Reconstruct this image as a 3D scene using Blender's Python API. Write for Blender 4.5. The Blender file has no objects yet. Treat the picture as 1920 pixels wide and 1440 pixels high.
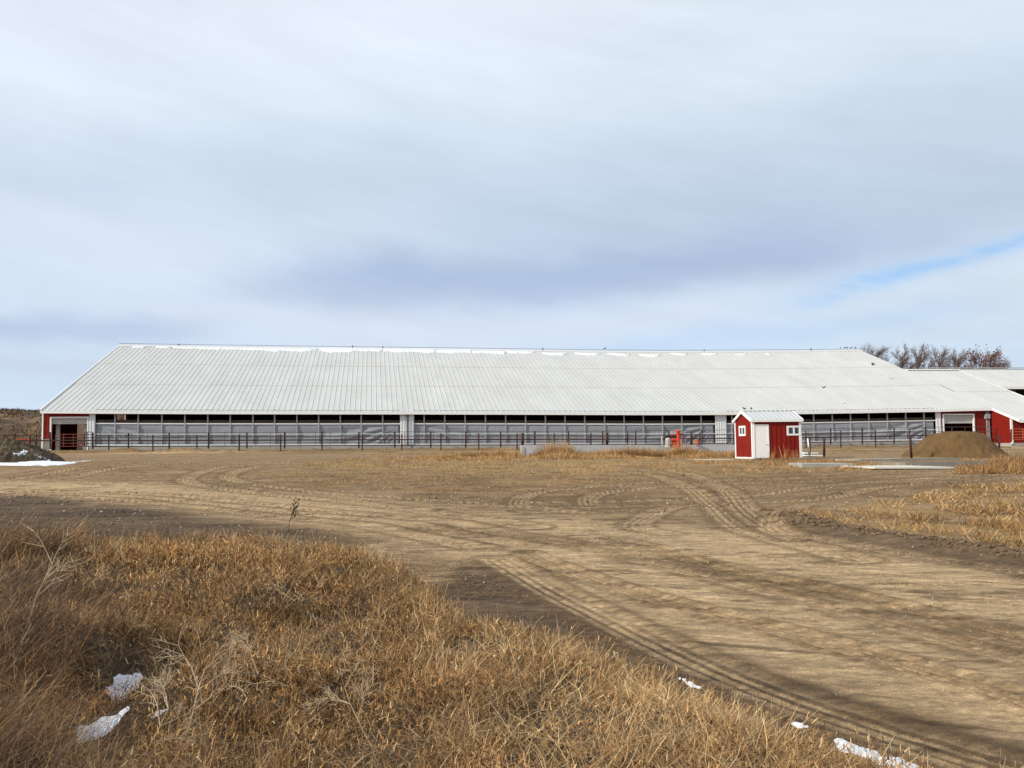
import bpy, math, random
import numpy as np
R = math.radians
rng = np.random.default_rng(7); random.seed(7)
sc = bpy.context.scene
# ------------------------------------------------------------------ camera
F, YAW, PIT, ROLL = 1758.9955, 0.1477, 0.0677, -0.0121
cy_, sy_, cp_, sp_, cr_, sr_ = math.cos(YAW), math.sin(YAW), math.cos(PIT), math.sin(PIT), math.cos(ROLL), math.sin(ROLL)
EX = np.array([cy_, -sy_, 0.]); EF = np.array([sy_, cy_, 0.]); EZ = np.array([0., 0., 1.])
FW = EF*cp_ + EZ*sp_; EU = -EF*sp_ + EZ*cp_
RT = EX*cr_ + EU*sr_; UP = EU*cr_ - EX*sr_
from mathutils import Matrix, Vector
cd = bpy.data.cameras.new('camera'); cam = bpy.data.objects.new('camera', cd)
sc.collection.objects.link(cam); sc.camera = cam
cam.matrix_world = Matrix([[RT[i], UP[i], -FW[i], 0] for i in range(3)] + [[0, 0, 0, 1]])
cd.sensor_width = 36; cd.lens = F/1920*36; cd.clip_start = .1; cd.clip_end = 6000
sc.render.resolution_x = 1024; sc.render.resolution_y = 768
# ------------------------------------------------------------------ sun, exposure
SAZ, SEL = R(20), R(29)          # sun stands to the left (-X) and a little behind the camera
sunv = Vector((-math.cos(SAZ)*math.cos(SEL), -math.sin(SAZ)*math.cos(SEL), math.sin(SEL)))
sl = bpy.data.lights.new('sun', 'SUN'); sl.energy = 4.0; sl.angle = R(1.2); sl.color = (1, .91, .78)
so = bpy.data.objects.new('sun', sl); sc.collection.objects.link(so)
so.rotation_euler = sunv.to_track_quat('Z', 'Y').to_euler()
sc.view_settings.view_transform = 'Standard'; sc.view_settings.look = 'None'
sc.view_settings.exposure = 0.0; sc.view_settings.gamma = 1
sc.cycles.max_bounces = 6; sc.cycles.diffuse_bounces = 3
# ------------------------------------------------------------------ pixel helpers (photo pixels 1920x1440 -> points of the place)
def ray(x, y):
    return FW + RT*((x-960)/F) - UP*((y-720)/F)
def atY(x, y, Y): d = ray(x, y); return d*(Y/d[1])
def atX(x, y, X): d = ray(x, y); return d*(X/d[0])
def proj(P):
    P = np.asarray(P, float); d = P@FW
    return 960+F*(P@RT)/d, 720-F*(P@UP)/d
def srgb(*c): return tuple(((v/255+.055)/1.055)**2.4 if v > 10 else v/3294. for v in c)
# ------------------------------------------------------------------ world
W = bpy.data.worlds.new('World'); sc.world = W; W.use_nodes = True
nt = W.node_tree; nt.nodes.clear(); N = nt.nodes.new; L = nt.links.new
def mnode(op, a, b=None, c=None, clamp=False):
    n = N('ShaderNodeMath'); n.operation = op; n.use_clamp = clamp
    for i, v in enumerate((a, b, c)):
        if v is None: continue
        if isinstance(v, (int, float)): n.inputs[i].default_value = v
        else: L(v, n.inputs[i])
    return n.outputs[0]
tc = N('ShaderNodeTexCoord'); sep = N('ShaderNodeSeparateXYZ'); L(tc.outputs['Generated'], sep.inputs[0])
az0 = mnode('ARCTAN2', sep.outputs[0], sep.outputs[1]); el0 = mnode('ARCSINE', sep.outputs[2])
def wnoise(su, sv, off, detail=4, rough=.5, rot=0.0):
    cmb = N('ShaderNodeCombineXYZ')
    ur = mnode('ADD', mnode('MULTIPLY', az0, math.cos(rot)), mnode('MULTIPLY', el0, math.sin(rot)))
    vr = mnode('SUBTRACT', mnode('MULTIPLY', el0, math.cos(rot)), mnode('MULTIPLY', az0, math.sin(rot)))
    L(mnode('MULTIPLY', ur, su), cmb.inputs[0]); L(mnode('MULTIPLY', vr, sv), cmb.inputs[1]); cmb.inputs[2].default_value = off
    n = N('ShaderNodeTexNoise'); n.inputs['Scale'].default_value = 1; n.inputs['Detail'].default_value = detail
    n.inputs['Roughness'].default_value = rough; L(cmb.outputs[0], n.inputs['Vector'])
    return mnode('SUBTRACT', n.outputs[0], .5)
n1 = wnoise(4, 9, 1.3); n2 = wnoise(5, 8, 7.7)
az = mnode('ADD', az0, mnode('MULTIPLY', n1, .12)); el = mnode('ADD', el0, mnode('MULTIPLY', n2, .07))
def azel(px, py):
    d = ray(px, py); d = d/np.linalg.norm(d); return math.atan2(d[0], d[1]), math.asin(d[2])
def band(p0, p1, w, soft=.1):
    a = np.array(azel(*p0)); b = np.array(azel(*p1)); Ln = np.linalg.norm(b-a); t = (b-a)/Ln; n = np.array([-t[1], t[0]]); w = w/F
    du = mnode('SUBTRACT', az, float(a[0])); dv = mnode('SUBTRACT', el, float(a[1]))
    al = mnode('ADD', mnode('MULTIPLY', du, float(t[0])), mnode('MULTIPLY', dv, float(t[1])))
    pe = mnode('ADD', mnode('MULTIPLY', du, float(n[0])), mnode('MULTIPLY', dv, float(n[1])))
    over = mnode('MAXIMUM', mnode('MAXIMUM', mnode('MULTIPLY', al, -1), mnode('SUBTRACT', al, float(Ln))), 0)
    r2 = mnode('ADD', mnode('POWER', mnode('DIVIDE', mnode('ABSOLUTE', pe), w), 2), mnode('POWER', mnode('DIVIDE', over, soft), 2))
    return mnode('EXPONENT', mnode('MULTIPLY', r2, -1))
def mixc(fac, a, b):
    m = N('ShaderNodeMix'); m.data_type = 'RGBA'; m.clamp_factor = True
    if isinstance(fac, (int, float)): m.inputs[0].default_value = fac
    else: L(fac, m.inputs[0])
    for i, v in ((6, a), (7, b)):
        if isinstance(v, tuple): m.inputs[i].default_value = (*v, 1)
        else: L(v, m.inputs[i])
    return m.outputs[2]
elr = mnode('MULTIPLY', el, 2.2, clamp=True)
col = mixc(elr, srgb(205, 222, 242), srgb(221, 232, 244))
def blend(col, c, fac, k): return mixc(mnode('MULTIPLY', fac, k), col, srgb(*c))
col = blend(col, (229, 238, 250), band((-200, 60), (900, 20), 120, .2), .6)
col = blend(col, (216, 227, 243), band((100, 420), (700, 560), 110, .15), .75)
col = blend(col, (190, 204, 226), band((-200, 240), (160, 340), 60, .1), .45)
col = blend(col, (198, 212, 230), band((600, 360), (2100, 150), 95, .15), .75)
col = blend(col, (186, 204, 225), band((1000, 420), (2150, 300), 75, .12), .75)
col = blend(col, (165, 186, 217), band((760, 520), (1450, 480), 48, .12), .85)
col = blend(col, (178, 194, 221), band((560, 560), (1700, 440), 45, .1), .5)
col = blend(col, (214, 223, 238), band((420, 600), (1250, 600), 26, .1), .6)
col = blend(col, (172, 192, 223), band((-300, 640), (250, 630), 24, .08), .6)
col = blend(col, (196, 210, 230), band((-300, 700), (200, 705), 22, .08), .7)
col = blend(col, (216, 227, 239), band((1650, 600), (2200, 520), 45, .08), .8)
col = blend(col, (148, 200, 250), mnode('MULTIPLY', band((1600, 538), (2250, 365), 20, .06), mnode('ADD', .9, mnode('MULTIPLY', wnoise(5, 45, 5.5, 5, .6, -.25), 3.0), clamp=True)), .68)
col = blend(col, (190, 216, 244), band((1150, 660), (1700, 600), 26, .08), .6)
st = wnoise(3.2, 26, 3.1, 5, .55, -.18)
mul = mnode('ADD', 1.03, mnode('MULTIPLY', st, .17))
st3 = wnoise(14, 60, 2.2, 6, .62, -.2); mul = mnode('ADD', mul, mnode('MULTIPLY', st3, .085))
st2 = wnoise(2.5, 5, 9.1, 3, .5, .3)
mul = mnode('ADD', mul, mnode('MULTIPLY', st2, .22))
vm = N('ShaderNodeVectorMath'); vm.operation = 'SCALE'; L(col, vm.inputs[0]); L(mul, vm.inputs['Scale'])
bgc = N('ShaderNodeBackground'); L(vm.outputs[0], bgc.inputs[0]); bgc.inputs[1].default_value = 1.0
sky = N('ShaderNodeTexSky'); sky.sky_type = 'NISHITA'; sky.sun_disc = False; sky.sun_elevation = SEL
sky.sun_rotation = math.atan2(sunv.x, sunv.y); sky.altitude = 500; sky.dust_density = .3; sky.ozone_density = 2.5
bgs = N('ShaderNodeBackground'); L(sky.outputs[0], bgs.inputs[0]); bgs.inputs[1].default_value = .13
gap = mnode('MULTIPLY', band((1650, 522), (2250, 370), 8, .05), .15)
gap = mnode('MAXIMUM', gap, mnode('MULTIPLY', band((1530, 645), (1960, 665), 14, .04), .1))
gap = mnode('MULTIPLY', gap, mnode('ADD', 1, mnode('MULTIPLY', st, 1.2)), clamp=True)
mx = N('ShaderNodeMixShader'); L(gap, mx.inputs[0]); L(bgc.outputs[0], mx.inputs[1]); L(bgs.outputs[0], mx.inputs[2])
wo = N('ShaderNodeOutputWorld'); L(mx.outputs[0], wo.inputs[0])
# ------------------------------------------------------------------ numpy noise
def _h(ix, iy, s):
    n = (ix.astype(np.int64)*374761393 + iy.astype(np.int64)*668265263 + s*1442695041) & 0xffffffff
    n = ((n ^ (n >> 13))*1274126177) & 0xffffffff
    return ((n ^ (n >> 16)) & 0xffff)/65535.
def vn(x, y, s=0):
    x = np.asarray(x, float); y = np.asarray(y, float)
    ix = np.floor(x); iy = np.floor(y); fx = x-ix; fy = y-iy; ix = ix.astype(np.int64); iy = iy.astype(np.int64)
    fx = fx*fx*(3-2*fx); fy = fy*fy*(3-2*fy)
    return (_h(ix, iy, s)*(1-fx)+_h(ix+1, iy, s)*fx)*(1-fy) + (_h(ix, iy+1, s)*(1-fx)+_h(ix+1, iy+1, s)*fx)*fy
def fbm(x, y, s=0, o=4, g=.5):
    t = 0; a = 1; n = 0
    for i in range(o):
        t = t + a*vn(x*2**i+17.3*i, y*2**i-9.1*i, s+i); n += a; a *= g
    return t/n
def sm(a, b, x): t = np.clip((x-a)/(b-a), 0, 1); return t*t*(3-2*t)
def dseg(X, Y, P, closed=False):
    P = np.asarray(P, float); d = np.full(np.shape(X), 1e9)
    for i in range(len(P) if closed else len(P)-1):
        a = P[i]; b = P[(i+1) % len(P)]; v = b-a; l2 = v@v+1e-12
        t = np.clip(((X-a[0])*v[0]+(Y-a[1])*v[1])/l2, 0, 1)
        d = np.minimum(d, np.hypot(X-a[0]-t*v[0], Y-a[1]-t*v[1]))
    return d
def sdpoly(X, Y, P):           # negative inside
    P = np.asarray(P, float); ins = np.zeros(np.shape(X), bool); j = len(P)-1
    for i in range(len(P)):
        c = (P[i, 1] > Y) != (P[j, 1] > Y)
        ins ^= c & (X < (P[j, 0]-P[i, 0])*(Y-P[i, 1])/(P[j, 1]-P[i, 1]+1e-12)+P[i, 0]); j = i
    d = dseg(X, Y, P, True); return np.where(ins, -d, d)
# ------------------------------------------------------------------ terrain height
KY = [-400, 0, 6, 12, 25, 40, 45, 57, 70, 85, 102, 106, 109, 200, 1e5]
KZ = [-2.0, -2.0, -2.02, -1.92, -1.57, -1.22, -1.12, -.70, -.67, -.6, -.31, -.2, .1, .2, .2]
def base(X, Y):
    return np.interp(Y, KY, KZ) - .0065*np.clip(X, -60, 80)
def gpx(x, y, fn=None):        # point of the ground under a photo pixel (first hit along the sight line)
    fn = fn or base; d = ray(x, y); d = d/math.hypot(d[0], d[1]); lo, hi = 2.2, 135.
    for it in range(3):
        t = np.linspace(lo, hi, 500) if it else np.geomspace(lo, hi, 1200)
        below = d[2]*t < fn(d[0]*t, d[1]*t)
        k = int(np.argmax(below)) if below.any() else len(t)-1
        k = max(k, 1); lo, hi = t[k-1], t[k]
    return d*hi
BERM_TOP = lambda X, Y: base(X, Y)+.42
edge_px = [(-60, 1003), (60, 1000), (150, 1004), (250, 1012), (330, 1008), (430, 998), (560, 997), (660, 1004), (745, 1022), (810, 1052), (850, 1090), (905, 1140), (1010, 1160), (1110, 1185), (1200, 1228), (1300, 1285), (1400, 1328), (1500, 1372), (1600, 1402), (1700, 1425), (1790, 1462)]
BERM = [tuple(gpx(x, y, lambda X, Y: base(X, Y)+.2)[:2]) for x, y in [(a, b+np.interp(a, [0, 350, 600, 800, 1000, 1200, 1450, 1700], [8, 12, 24, 30, 28, 16, -2, -14])) for a, b in edge_px]]
BERM = [(-30, 14.5), (-13, 15)] + BERM + [(3.3, 2.5), (4.2, -1), (4.5, -14), (-30, -14)]
def bermmask(X, Y):
    sd = sdpoly(X, Y, BERM) + (fbm(X*1.1, Y*1.1, 5)-.5)*.5
    return sm(.15, -1.5, sd)
def hollow(px, py, r):
    p = gpx(px, py, BERM_TOP); return (p[0], p[1], r)
HOL = [hollow(235, 1275, .45)+(.22,), hollow(175, 1365, .4)+(.2,), hollow(190, 1160, .7)+(.2,), hollow(90, 1090, 1.1)+(-.34,), hollow(50, 1250, .7)+(-.2,), hollow(620, 1160, .8)+(.08,), hollow(420, 1080, 1.3)+(-.1,), hollow(1560, 1395, .35)+(.1,), hollow(700, 1330, .6)+(.07,)]
PILES = [(p[0], p[1]-1.2, w, h) for p, w, h in [(gpx(x, 849), w, h) for x, w, h in [(95, 1.6, .22), (135, 1.5, .3), (180, 1.3, .25), (232, 1.6, .5), (262, 1.2, .3), (320, 1.7, .42), (350, 1.2, .4), (378, 1.3, .32), (431, 1.2, .42), (487, 1.4, .42), (560, 1.6, .35), (610, 1.5, .28), (660, 1.6, .25), (720, 1.8, .25), (1560, 1.6, .25), (1590, 1.4, .3), (1640, 1.5, .3), (1700, 1.4, .25)]]]
RUTS = {}
def track(name, pts, gauge, w, depth):
    P = np.array([gpx(x, y)[:2] for x, y in pts])
    t = np.linspace(0, len(P)-1, 8*len(P)); i = np.clip(t.astype(int), 0, len(P)-2); f = t-i
    P0 = P[np.maximum(i-1, 0)]; P1 = P[i]; P2 = P[i+1]; P3 = P[np.minimum(i+2, len(P)-1)]; f = f[:, None]
    C = .5*((2*P1)+(P2-P0)*f+(2*P0-5*P1+4*P2-P3)*f*f+(3*P1-P0-3*P2+P3)*f**3)
    T = np.gradient(C, axis=0); T /= np.linalg.norm(T, axis=1)[:, None]+1e-9; Nn = np.c_[-T[:, 1], T[:, 0]]
    RUTS[name] = ([C+Nn*g for g in gauge], w, depth)
track('a', [(930, 1050), (1000, 1090), (1100, 1140), (1250, 1215), (1420, 1290), (1650, 1370), (1980, 1470)], [0], .28, .03)
track('b', [(985, 1040), (1060, 1070), (1150, 1100), (1300, 1140), (1500, 1190), (1700, 1245), (1980, 1330)], [0], .22, .05)
track('c', [(1150, 1010), (1230, 1030), (1330, 1062), (1500, 1095), (1750, 1150), (1980, 1200)], [0], .2, .03)
track('d', [(540, 867), (420, 876), (362, 890), (350, 903), (430, 918), (700, 945), (1000, 985)], [0], .35, .04)
track('e', [(620, 868), (490, 876), (432, 888), (440, 902), (560, 918), (800, 935), (1100, 960)], [0], .35, .04)
track('f', [(1180, 885), (1240, 895), (1290, 915), (1330, 940), (1370, 975), (1420, 1000), (1600, 1050)], [0], .35, .04)
track('g', [(1250, 880), (1320, 898), (1370, 925), (1395, 955), (1440, 985), (1500, 1010)], [0], .35, .04)
track('h', [(1500, 948), (1465, 960), (1448, 974), (1450, 990), (1500, 1004), (1700, 1040), (1980, 1080)], [0], .3, .04)
track('i', [(-60, 905), (100, 898), (180, 884), (260, 874), (400, 866)], [0, 1.9], .35, .03)
track('j', [(1260, 950), (1230, 960), (1190, 985), (1250, 1000)], [0], .3, .03)
track('k', [(1920, 890), (1600, 905), (1450, 925), (1250, 935), (1000, 940)], [0, 2.0], .3, .035)
track('l', [(970, 945), (985, 930), (1060, 918), (1200, 905), (1500, 895)], [0, -2.0], .3, .03)
track('m', [(-60, 925), (200, 935), (500, 965), (700, 985), (900, 1030)], [0, .9, 1.8], .3, .03)
track('n', [(780, 990), (1000, 1010), (1200, 1050), (1500, 1120), (1980, 1250)], [0, .6], .3, .03)
RIDGES = np.array([gpx(x, y)[:2] for x, y in [(1475, 965), (1530, 985), (1600, 1000), (1700, 1015), (1800, 1030), (1960, 1052)]])
def height(X, Y, fine=True):
    X = np.asarray(X, float); Y = np.asarray(Y, float)
    z = base(X, Y); r = np.hypot(X, Y)
    bm = bermmask(X, Y)
    z = z + bm*(.42 + (fbm(X*.9, Y*.9, 11, 3)-.5)*.3)
    for hx, hy, hr, hd in HOL:
        z = z - hd*np.exp(-((X-hx)**2+(Y-hy)**2)/hr**2)*bm
    far = sm(80, 40, r)
    z = z + (fbm(X*.12, Y*.3, 3, 3)-.5)*.14*sm(6, 20, r)*sm(95, 70, Y)*(1-bm)
    for pxx, pyy, w, h in PILES:
        z = z + h*np.exp(-(((X-pxx)/w)**2+((Y-pyy)/.9)**2))*(.75+.5*fbm(X*2, Y*2, 4))
    d = dseg(X, Y, RIDGES); z = z + .11*np.exp(-(d/.6)**2)*(.0+1.8*fbm(X*1.8, Y*1.8, 23))
    if fine:
        z = z + ((fbm(X*3, Y*3, 31, 5, .6)-.5)*(.012+.11*bm) + (fbm(X*11, Y*11, 35, 3, .6)-.5)*.016)*far
        for k, (cs, w, dep) in RUTS.items():
            for C in cs:
                m = (X > C[:, 0].min()-1) & (X < C[:, 0].max()+1) & (Y > C[:, 1].min()-1) & (Y < C[:, 1].max()+1)
                if not np.any(m): continue
                dd = dseg(X[m], Y[m], C); zz = np.zeros(z.shape); zz[m] = -dep*.5*np.exp(-(dd/w)**4) + dep*.35*np.exp(-((dd-w*1.3)/(w*.22))**2) + .010*np.cos(dd/w*11)*np.exp(-(dd/w)**4)
                z = z + zz*(1-bm)
    return z
def gz(x, y): return float(height(np.array([x]), np.array([y]))[0])
def ghit(px, py): return gpx(px, py, lambda X, Y: height(X, Y, False))
# ------------------------------------------------------------------ materials
def mat(name, color, rough=.7, metal=0, var=.12, scale=3., bump=0., bscale=None, color2=None, spec=.3, stretch=(1, 1, 1), trans=0):
    m = bpy.data.materials.new(name); m.use_nodes = True; t = m.node_tree; b = t.nodes['Principled BSDF']
    b.inputs['Roughness'].default_value = rough; b.inputs['Metallic'].default_value = metal; b.inputs['Specular IOR Level'].default_value = spec
    tcn = t.nodes.new('ShaderNodeTexCoord'); mp = t.nodes.new('ShaderNodeMapping'); mp.inputs['Scale'].default_value = stretch
    t.links.new(tcn.outputs['Object'], mp.inputs[0])
    nz = t.nodes.new('ShaderNodeTexNoise'); nz.inputs['Scale'].default_value = scale; nz.inputs['Detail'].default_value = 6; nz.inputs['Roughness'].default_value = .6
    t.links.new(mp.outputs[0], nz.inputs['Vector'])
    rp = t.nodes.new('ShaderNodeValToRGB'); c2 = color2 or tuple(max(0, c*(1-2*var)) for c in color)
    rp.color_ramp.elements[0].position = .3; rp.color_ramp.elements[1].position = .7
    rp.color_ramp.elements[0].color = (*c2, 1); rp.color_ramp.elements[1].color = (*color, 1)
    t.links.new(nz.outputs[0], rp.inputs[0]); t.links.new(rp.outputs[0], b.inputs['Base Color'])
    if bump:
        n2 = t.nodes.new('ShaderNodeTexNoise'); n2.inputs['Scale'].default_value = bscale or scale*4; n2.inputs['Detail'].default_value = 5
        t.links.new(tcn.outputs['Object'], n2.inputs['Vector'])
        bp = t.nodes.new('ShaderNodeBump'); bp.inputs['Strength'].default_value = 1; bp.inputs['Distance'].default_value = bump
        t.links.new(n2.outputs[0], bp.inputs['Height']); t.links.new(bp.outputs[0], b.inputs['Normal'])
    return m
def attrmat(name, rough=.9, trans=0., streak=0., nscale=60., namp=.25, bump=0., bscale=30., hv=0.):
    m = bpy.data.materials.new(name); m.use_nodes = True; t = m.node_tree; b = t.nodes['Principled BSDF']
    b.inputs['Roughness'].default_value = rough; b.inputs['Specular IOR Level'].default_value = .15
    at = t.nodes.new('ShaderNodeAttribute'); at.attribute_name = 'col'
    tcn = t.nodes.new('ShaderNodeTexCoord')
    last = at.outputs['Color']
    for sc_, am in ((nscale, namp), (nscale*.17, namp*.8)):
        nz = t.nodes.new('ShaderNodeTexNoise'); nz.inputs['Scale'].default_value = sc_; nz.inputs['Detail'].default_value = 6; nz.inputs['Roughness'].default_value = .65
        t.links.new(tcn.outputs['Object'], nz.inputs['Vector'])
        ma = t.nodes.new('ShaderNodeMath'); ma.operation = 'MULTIPLY_ADD'; ma.inputs[1].default_value = am*4; ma.inputs[2].default_value = 1-am*2
        t.links.new(nz.outputs[0], ma.inputs[0])
        ml = t.nodes.new('ShaderNodeVectorMath'); ml.operation = 'SCALE'; t.links.new(last, ml.inputs[0]); t.links.new(ma.outputs[0], ml.inputs['Scale'])
        last = ml.outputs[0]
    if streak:
        for stx, sty, rz_, am in ((1.1, 5.5, 0, streak), (.9, 9, -.53, streak*.8), (7, 14, .2, streak*.7)):
            mp = t.nodes.new('ShaderNodeMapping'); mp.inputs['Rotation'].default_value = (0, 0, -rz_); mp.inputs['Scale'].default_value = (stx, sty, 1); mp.vector_type = 'POINT'
            m0 = t.nodes.new('ShaderNodeMapping'); m0.inputs['Rotation'].default_value = (0, 0, -rz_); t.links.new(tcn.outputs['Object'], m0.inputs[0]); mp.inputs['Rotation'].default_value = (0, 0, 0); t.links.new(m0.outputs[0], mp.inputs[0])
            nz = t.nodes.new('ShaderNodeTexNoise'); nz.inputs['Scale'].default_value = 1; nz.inputs['Detail'].default_value = 9; nz.inputs['Roughness'].default_value = .72; nz.inputs['Distortion'].default_value = .6
            t.links.new(mp.outputs[0], nz.inputs['Vector'])
            mr = t.nodes.new('ShaderNodeMapRange'); mr.inputs['From Min'].default_value = .3; mr.inputs['From Max'].default_value = .7; mr.inputs['To Min'].default_value = 1-am*.75; mr.inputs['To Max'].default_value = 1+am*.6
            t.links.new(nz.outputs[0], mr.inputs['Value']); ml = t.nodes.new('ShaderNodeVectorMath'); ml.operation = 'SCALE'; t.links.new(last, ml.inputs[0]); t.links.new(mr.outputs[0], ml.inputs['Scale']); last = ml.outputs[0]
    t.links.new(last, b.inputs['Base Color'])
    if bump:
        n2 = t.nodes.new('ShaderNodeTexNoise'); n2.inputs['Scale'].default_value = bscale; n2.inputs['Detail'].default_value = 8; n2.inputs['Roughness'].default_value = .7
        t.links.new(tcn.outputs['Object'], n2.inputs['Vector'])
        bp = t.nodes.new('ShaderNodeBump'); bp.inputs['Strength'].default_value = 1; bp.inputs['Distance'].default_value = bump
        t.links.new(n2.outputs[0], bp.inputs['Height']); t.links.new(bp.outputs[0], b.inputs['Normal'])
    if trans:
        tr = t.nodes.new('ShaderNodeBsdfTranslucent'); t.links.new(last, tr.inputs[0])
        mxn = t.nodes.new('ShaderNodeMixShader'); mxn.inputs[0].default_value = trans
        t.links.new(b.outputs[0], mxn.inputs[1]); t.links.new(tr.outputs[0], mxn.inputs[2])
        t.links.new(mxn.outputs[0], t.nodes['Material Output'].inputs[0])
    return m
M = dict(
    ground=attrmat('soil', nscale=45, namp=.30, bump=.04, bscale=26, streak=.55),
    grass=attrmat('dry_grass', rough=.7, trans=.12, nscale=9, namp=.12),
    clod=attrmat('clod', nscale=40, namp=.15, bump=.01),
    heap=attrmat('heap_soil', nscale=6, namp=.25, bump=.08, bscale=5),
    roof=mat('roof_metal', (.55, .55, .525), .5, .0, .05, .45, spec=.25, stretch=(1, .12, 1), color2=(.48, .478, .455)),
    white=mat('white_metal', (.78, .79, .80), .5, 0, .05, 1.2),
    trim=mat('white_trim', (.85, .84, .81), .5, 0, .03, 2),
    red=mat('red_metal', (.25, .019, .012), .6, 0, .1, .8, spec=.1),
    redb=mat('barn_red_metal', (.25, .024, .018), .6, 0, .12, .6, spec=.1),
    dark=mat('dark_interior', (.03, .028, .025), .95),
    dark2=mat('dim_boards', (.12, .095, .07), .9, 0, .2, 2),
    beam=mat('grey_beam', (.16, .165, .18), .8, 0, .1, 1),
    post=mat('galvanised', (.42, .43, .44), .5, .2, .1, 2),
    curtain=mat('curtain_fabric', (.32, .335, .365), .8, 0, .10, 2.5, stretch=(3, 1, .5)),
    pipe=mat('rusty_pipe', (.070, .030, .024), .8, 0, .25, 5),
    wire=mat('thin_pipe', (.13, .11, .105), .7, 0, .2, 3),
    gate=mat('red_gate', (.22, .06, .04), .7, 0, .25, 4),
    gateo=mat('orange_gate', (.55, .12, .05), .7, 0, .15, 3),
    conc=mat('concrete', (.42, .40, .36), .9, 0, .12, .7, .01, 6),
    concw=mat('wall_concrete', (.50, .51, .52), .9, 0, .08, .9, .01, 6),
    concd=mat('stained_concrete', (.30, .275, .235), .9, 0, .2, 1.2, .01, 6),
    slab=mat('pale_slab', (.66, .63, .54), .85, 0, .1, 1.1, .006, 9),
    door=mat('door_panel', (.50, .49, .45), .6, 0, .08, 2),
    doorw=mat('white_door', (.90, .895, .87), .45, 0, .02, 2),
    glass=mat('dark_glass', (.03, .035, .05), .08, 0, .1, 1, spec=.8),
    snow=mat('snow', (.82, .85, .90), .75, 0, .10, 9, .02, 40),
    sand=attrmat('sand', nscale=7, namp=.2, bump=.04, bscale=6),
    bark=mat('bark', (.20, .125, .10), .9, 0, .2, 1),
    twig=mat('red_twigs', (.20, .10, .065), .9, 0, .2, 1),
    pumpred=mat('pump_red', (.62, .06, .018), .4, 0, .08, 3, spec=.5),
    motor=mat('motor_grey', (.55, .54, .50), .5, .2, .1, 6),
    black=mat('black_rubber', (.02, .02, .022), .6),
    bird=mat('feathers', (.05, .05, .055), .8), 
    weed=mat('bleached_stem', (.55, .42, .27), .8, 0, .15, 20),
    weedd=mat('dark_seed_stem', (.10, .065, .04), .9, 0, .2, 30),
)
# ------------------------------------------------------------------ object helpers
col0 = sc.collection
def link(name, me, m=None, parent=None):
    o = bpy.data.objects.new(name, me); col0.objects.link(o)
    if m is not None: me.materials.append(m)
    if parent: o.parent = parent
    return o
def tag(o, label=None, cat=None, group=None, kind=None):
    if label: o['label'] = label
    if cat: o['category'] = cat
    if group: o['group'] = group
    if kind: o['kind'] = kind
    return o
def empty(name, loc=(0, 0, 0), rz=0):
    o = bpy.data.objects.new(name, None); col0.objects.link(o); o.location = loc; o.rotation_euler.z = rz; return o
class MB:
    def __init__(s): s.v = []; s.f = []
    def add(s, v, f):
        n = len(s.v); s.v += [tuple(map(float, p)) for p in v]; s.f += [tuple(n+i for i in q) for q in f]; return s
    def box(s, x0, x1, y0, y1, z0, z1):
        v = [(x, y, z) for z in (z0, z1) for y in (y0, y1) for x in (x0, x1)]
        return s.add(v, [(0, 2, 3, 1), (4, 5, 7, 6), (0, 1, 5, 4), (2, 6, 7, 3), (0, 4, 6, 2), (1, 3, 7, 5)])
    def hexa(s, v):  # 8 corners, bottom 4 ccw, top 4 ccw
        return s.add(v, [(0, 3, 2, 1), (4, 5, 6, 7), (0, 1, 5, 4), (1, 2, 6, 5), (2, 3, 7, 6), (3, 0, 4, 7)])
    def beam(s, a, b, w, h=None, up=(0, 0, 1)):
        a = Vector(a); b = Vector(b); h = h or w; d = (b-a).normalized(); u = Vector(up)
        if abs(d.dot(u)) > .95: u = Vector((0, 1, 0))
        r = d.cross(u).normalized(); u = r.cross(d).normalized(); r *= w/2; u *= h/2
        return s.hexa([a-r-u, a+r-u, b+r-u, b-r-u, a-r+u, a+r+u, b+r+u, b-r+u])
    def tube(s, pts, r, n=8, cap=True):
        pts = [Vector(p) for p in pts]; rs = r if hasattr(r, '__len__') else [r]*len(pts); V = []; Fc = []
        pu = None
        for i, p in enumerate(pts):
            d = (pts[min(i+1, len(pts)-1)]-pts[max(i-1, 0)])
            if d.length < 1e-9: d = Vector((0, 0, 1))
            d.normalize(); u = pu if pu is not None else (Vector((0, 0, 1)) if abs(d.z) < .9 else Vector((1, 0, 0)))
            rr = d.cross(u); rr = rr.normalized() if rr.length > 1e-6 else d.orthogonal().normalized(); u = rr.cross(d).normalized(); pu = u
            for k in range(n):
                a = 2*math.pi*k/n; V.append(p+(rr*math.cos(a)+u*math.sin(a))*rs[i])
        for i in range(len(pts)-1):
            for k in range(n): Fc.append((i*n+k, i*n+(k+1) % n, (i+1)*n+(k+1) % n, (i+1)*n+k))
        if cap: Fc.append(tuple(range(n))[::-1]); Fc.append(tuple((len(pts)-1)*n+k for k in range(n)))
        return s.add(V, Fc)
    def build(s, name, m, parent=None, smooth=False):
        me = bpy.data.meshes.new(name); me.from_pydata(s.v, [], s.f); me.update()
        if smooth: me.polygons.foreach_set('use_smooth', [True]*len(me.polygons))
        return link(name, me, m, parent)
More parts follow.
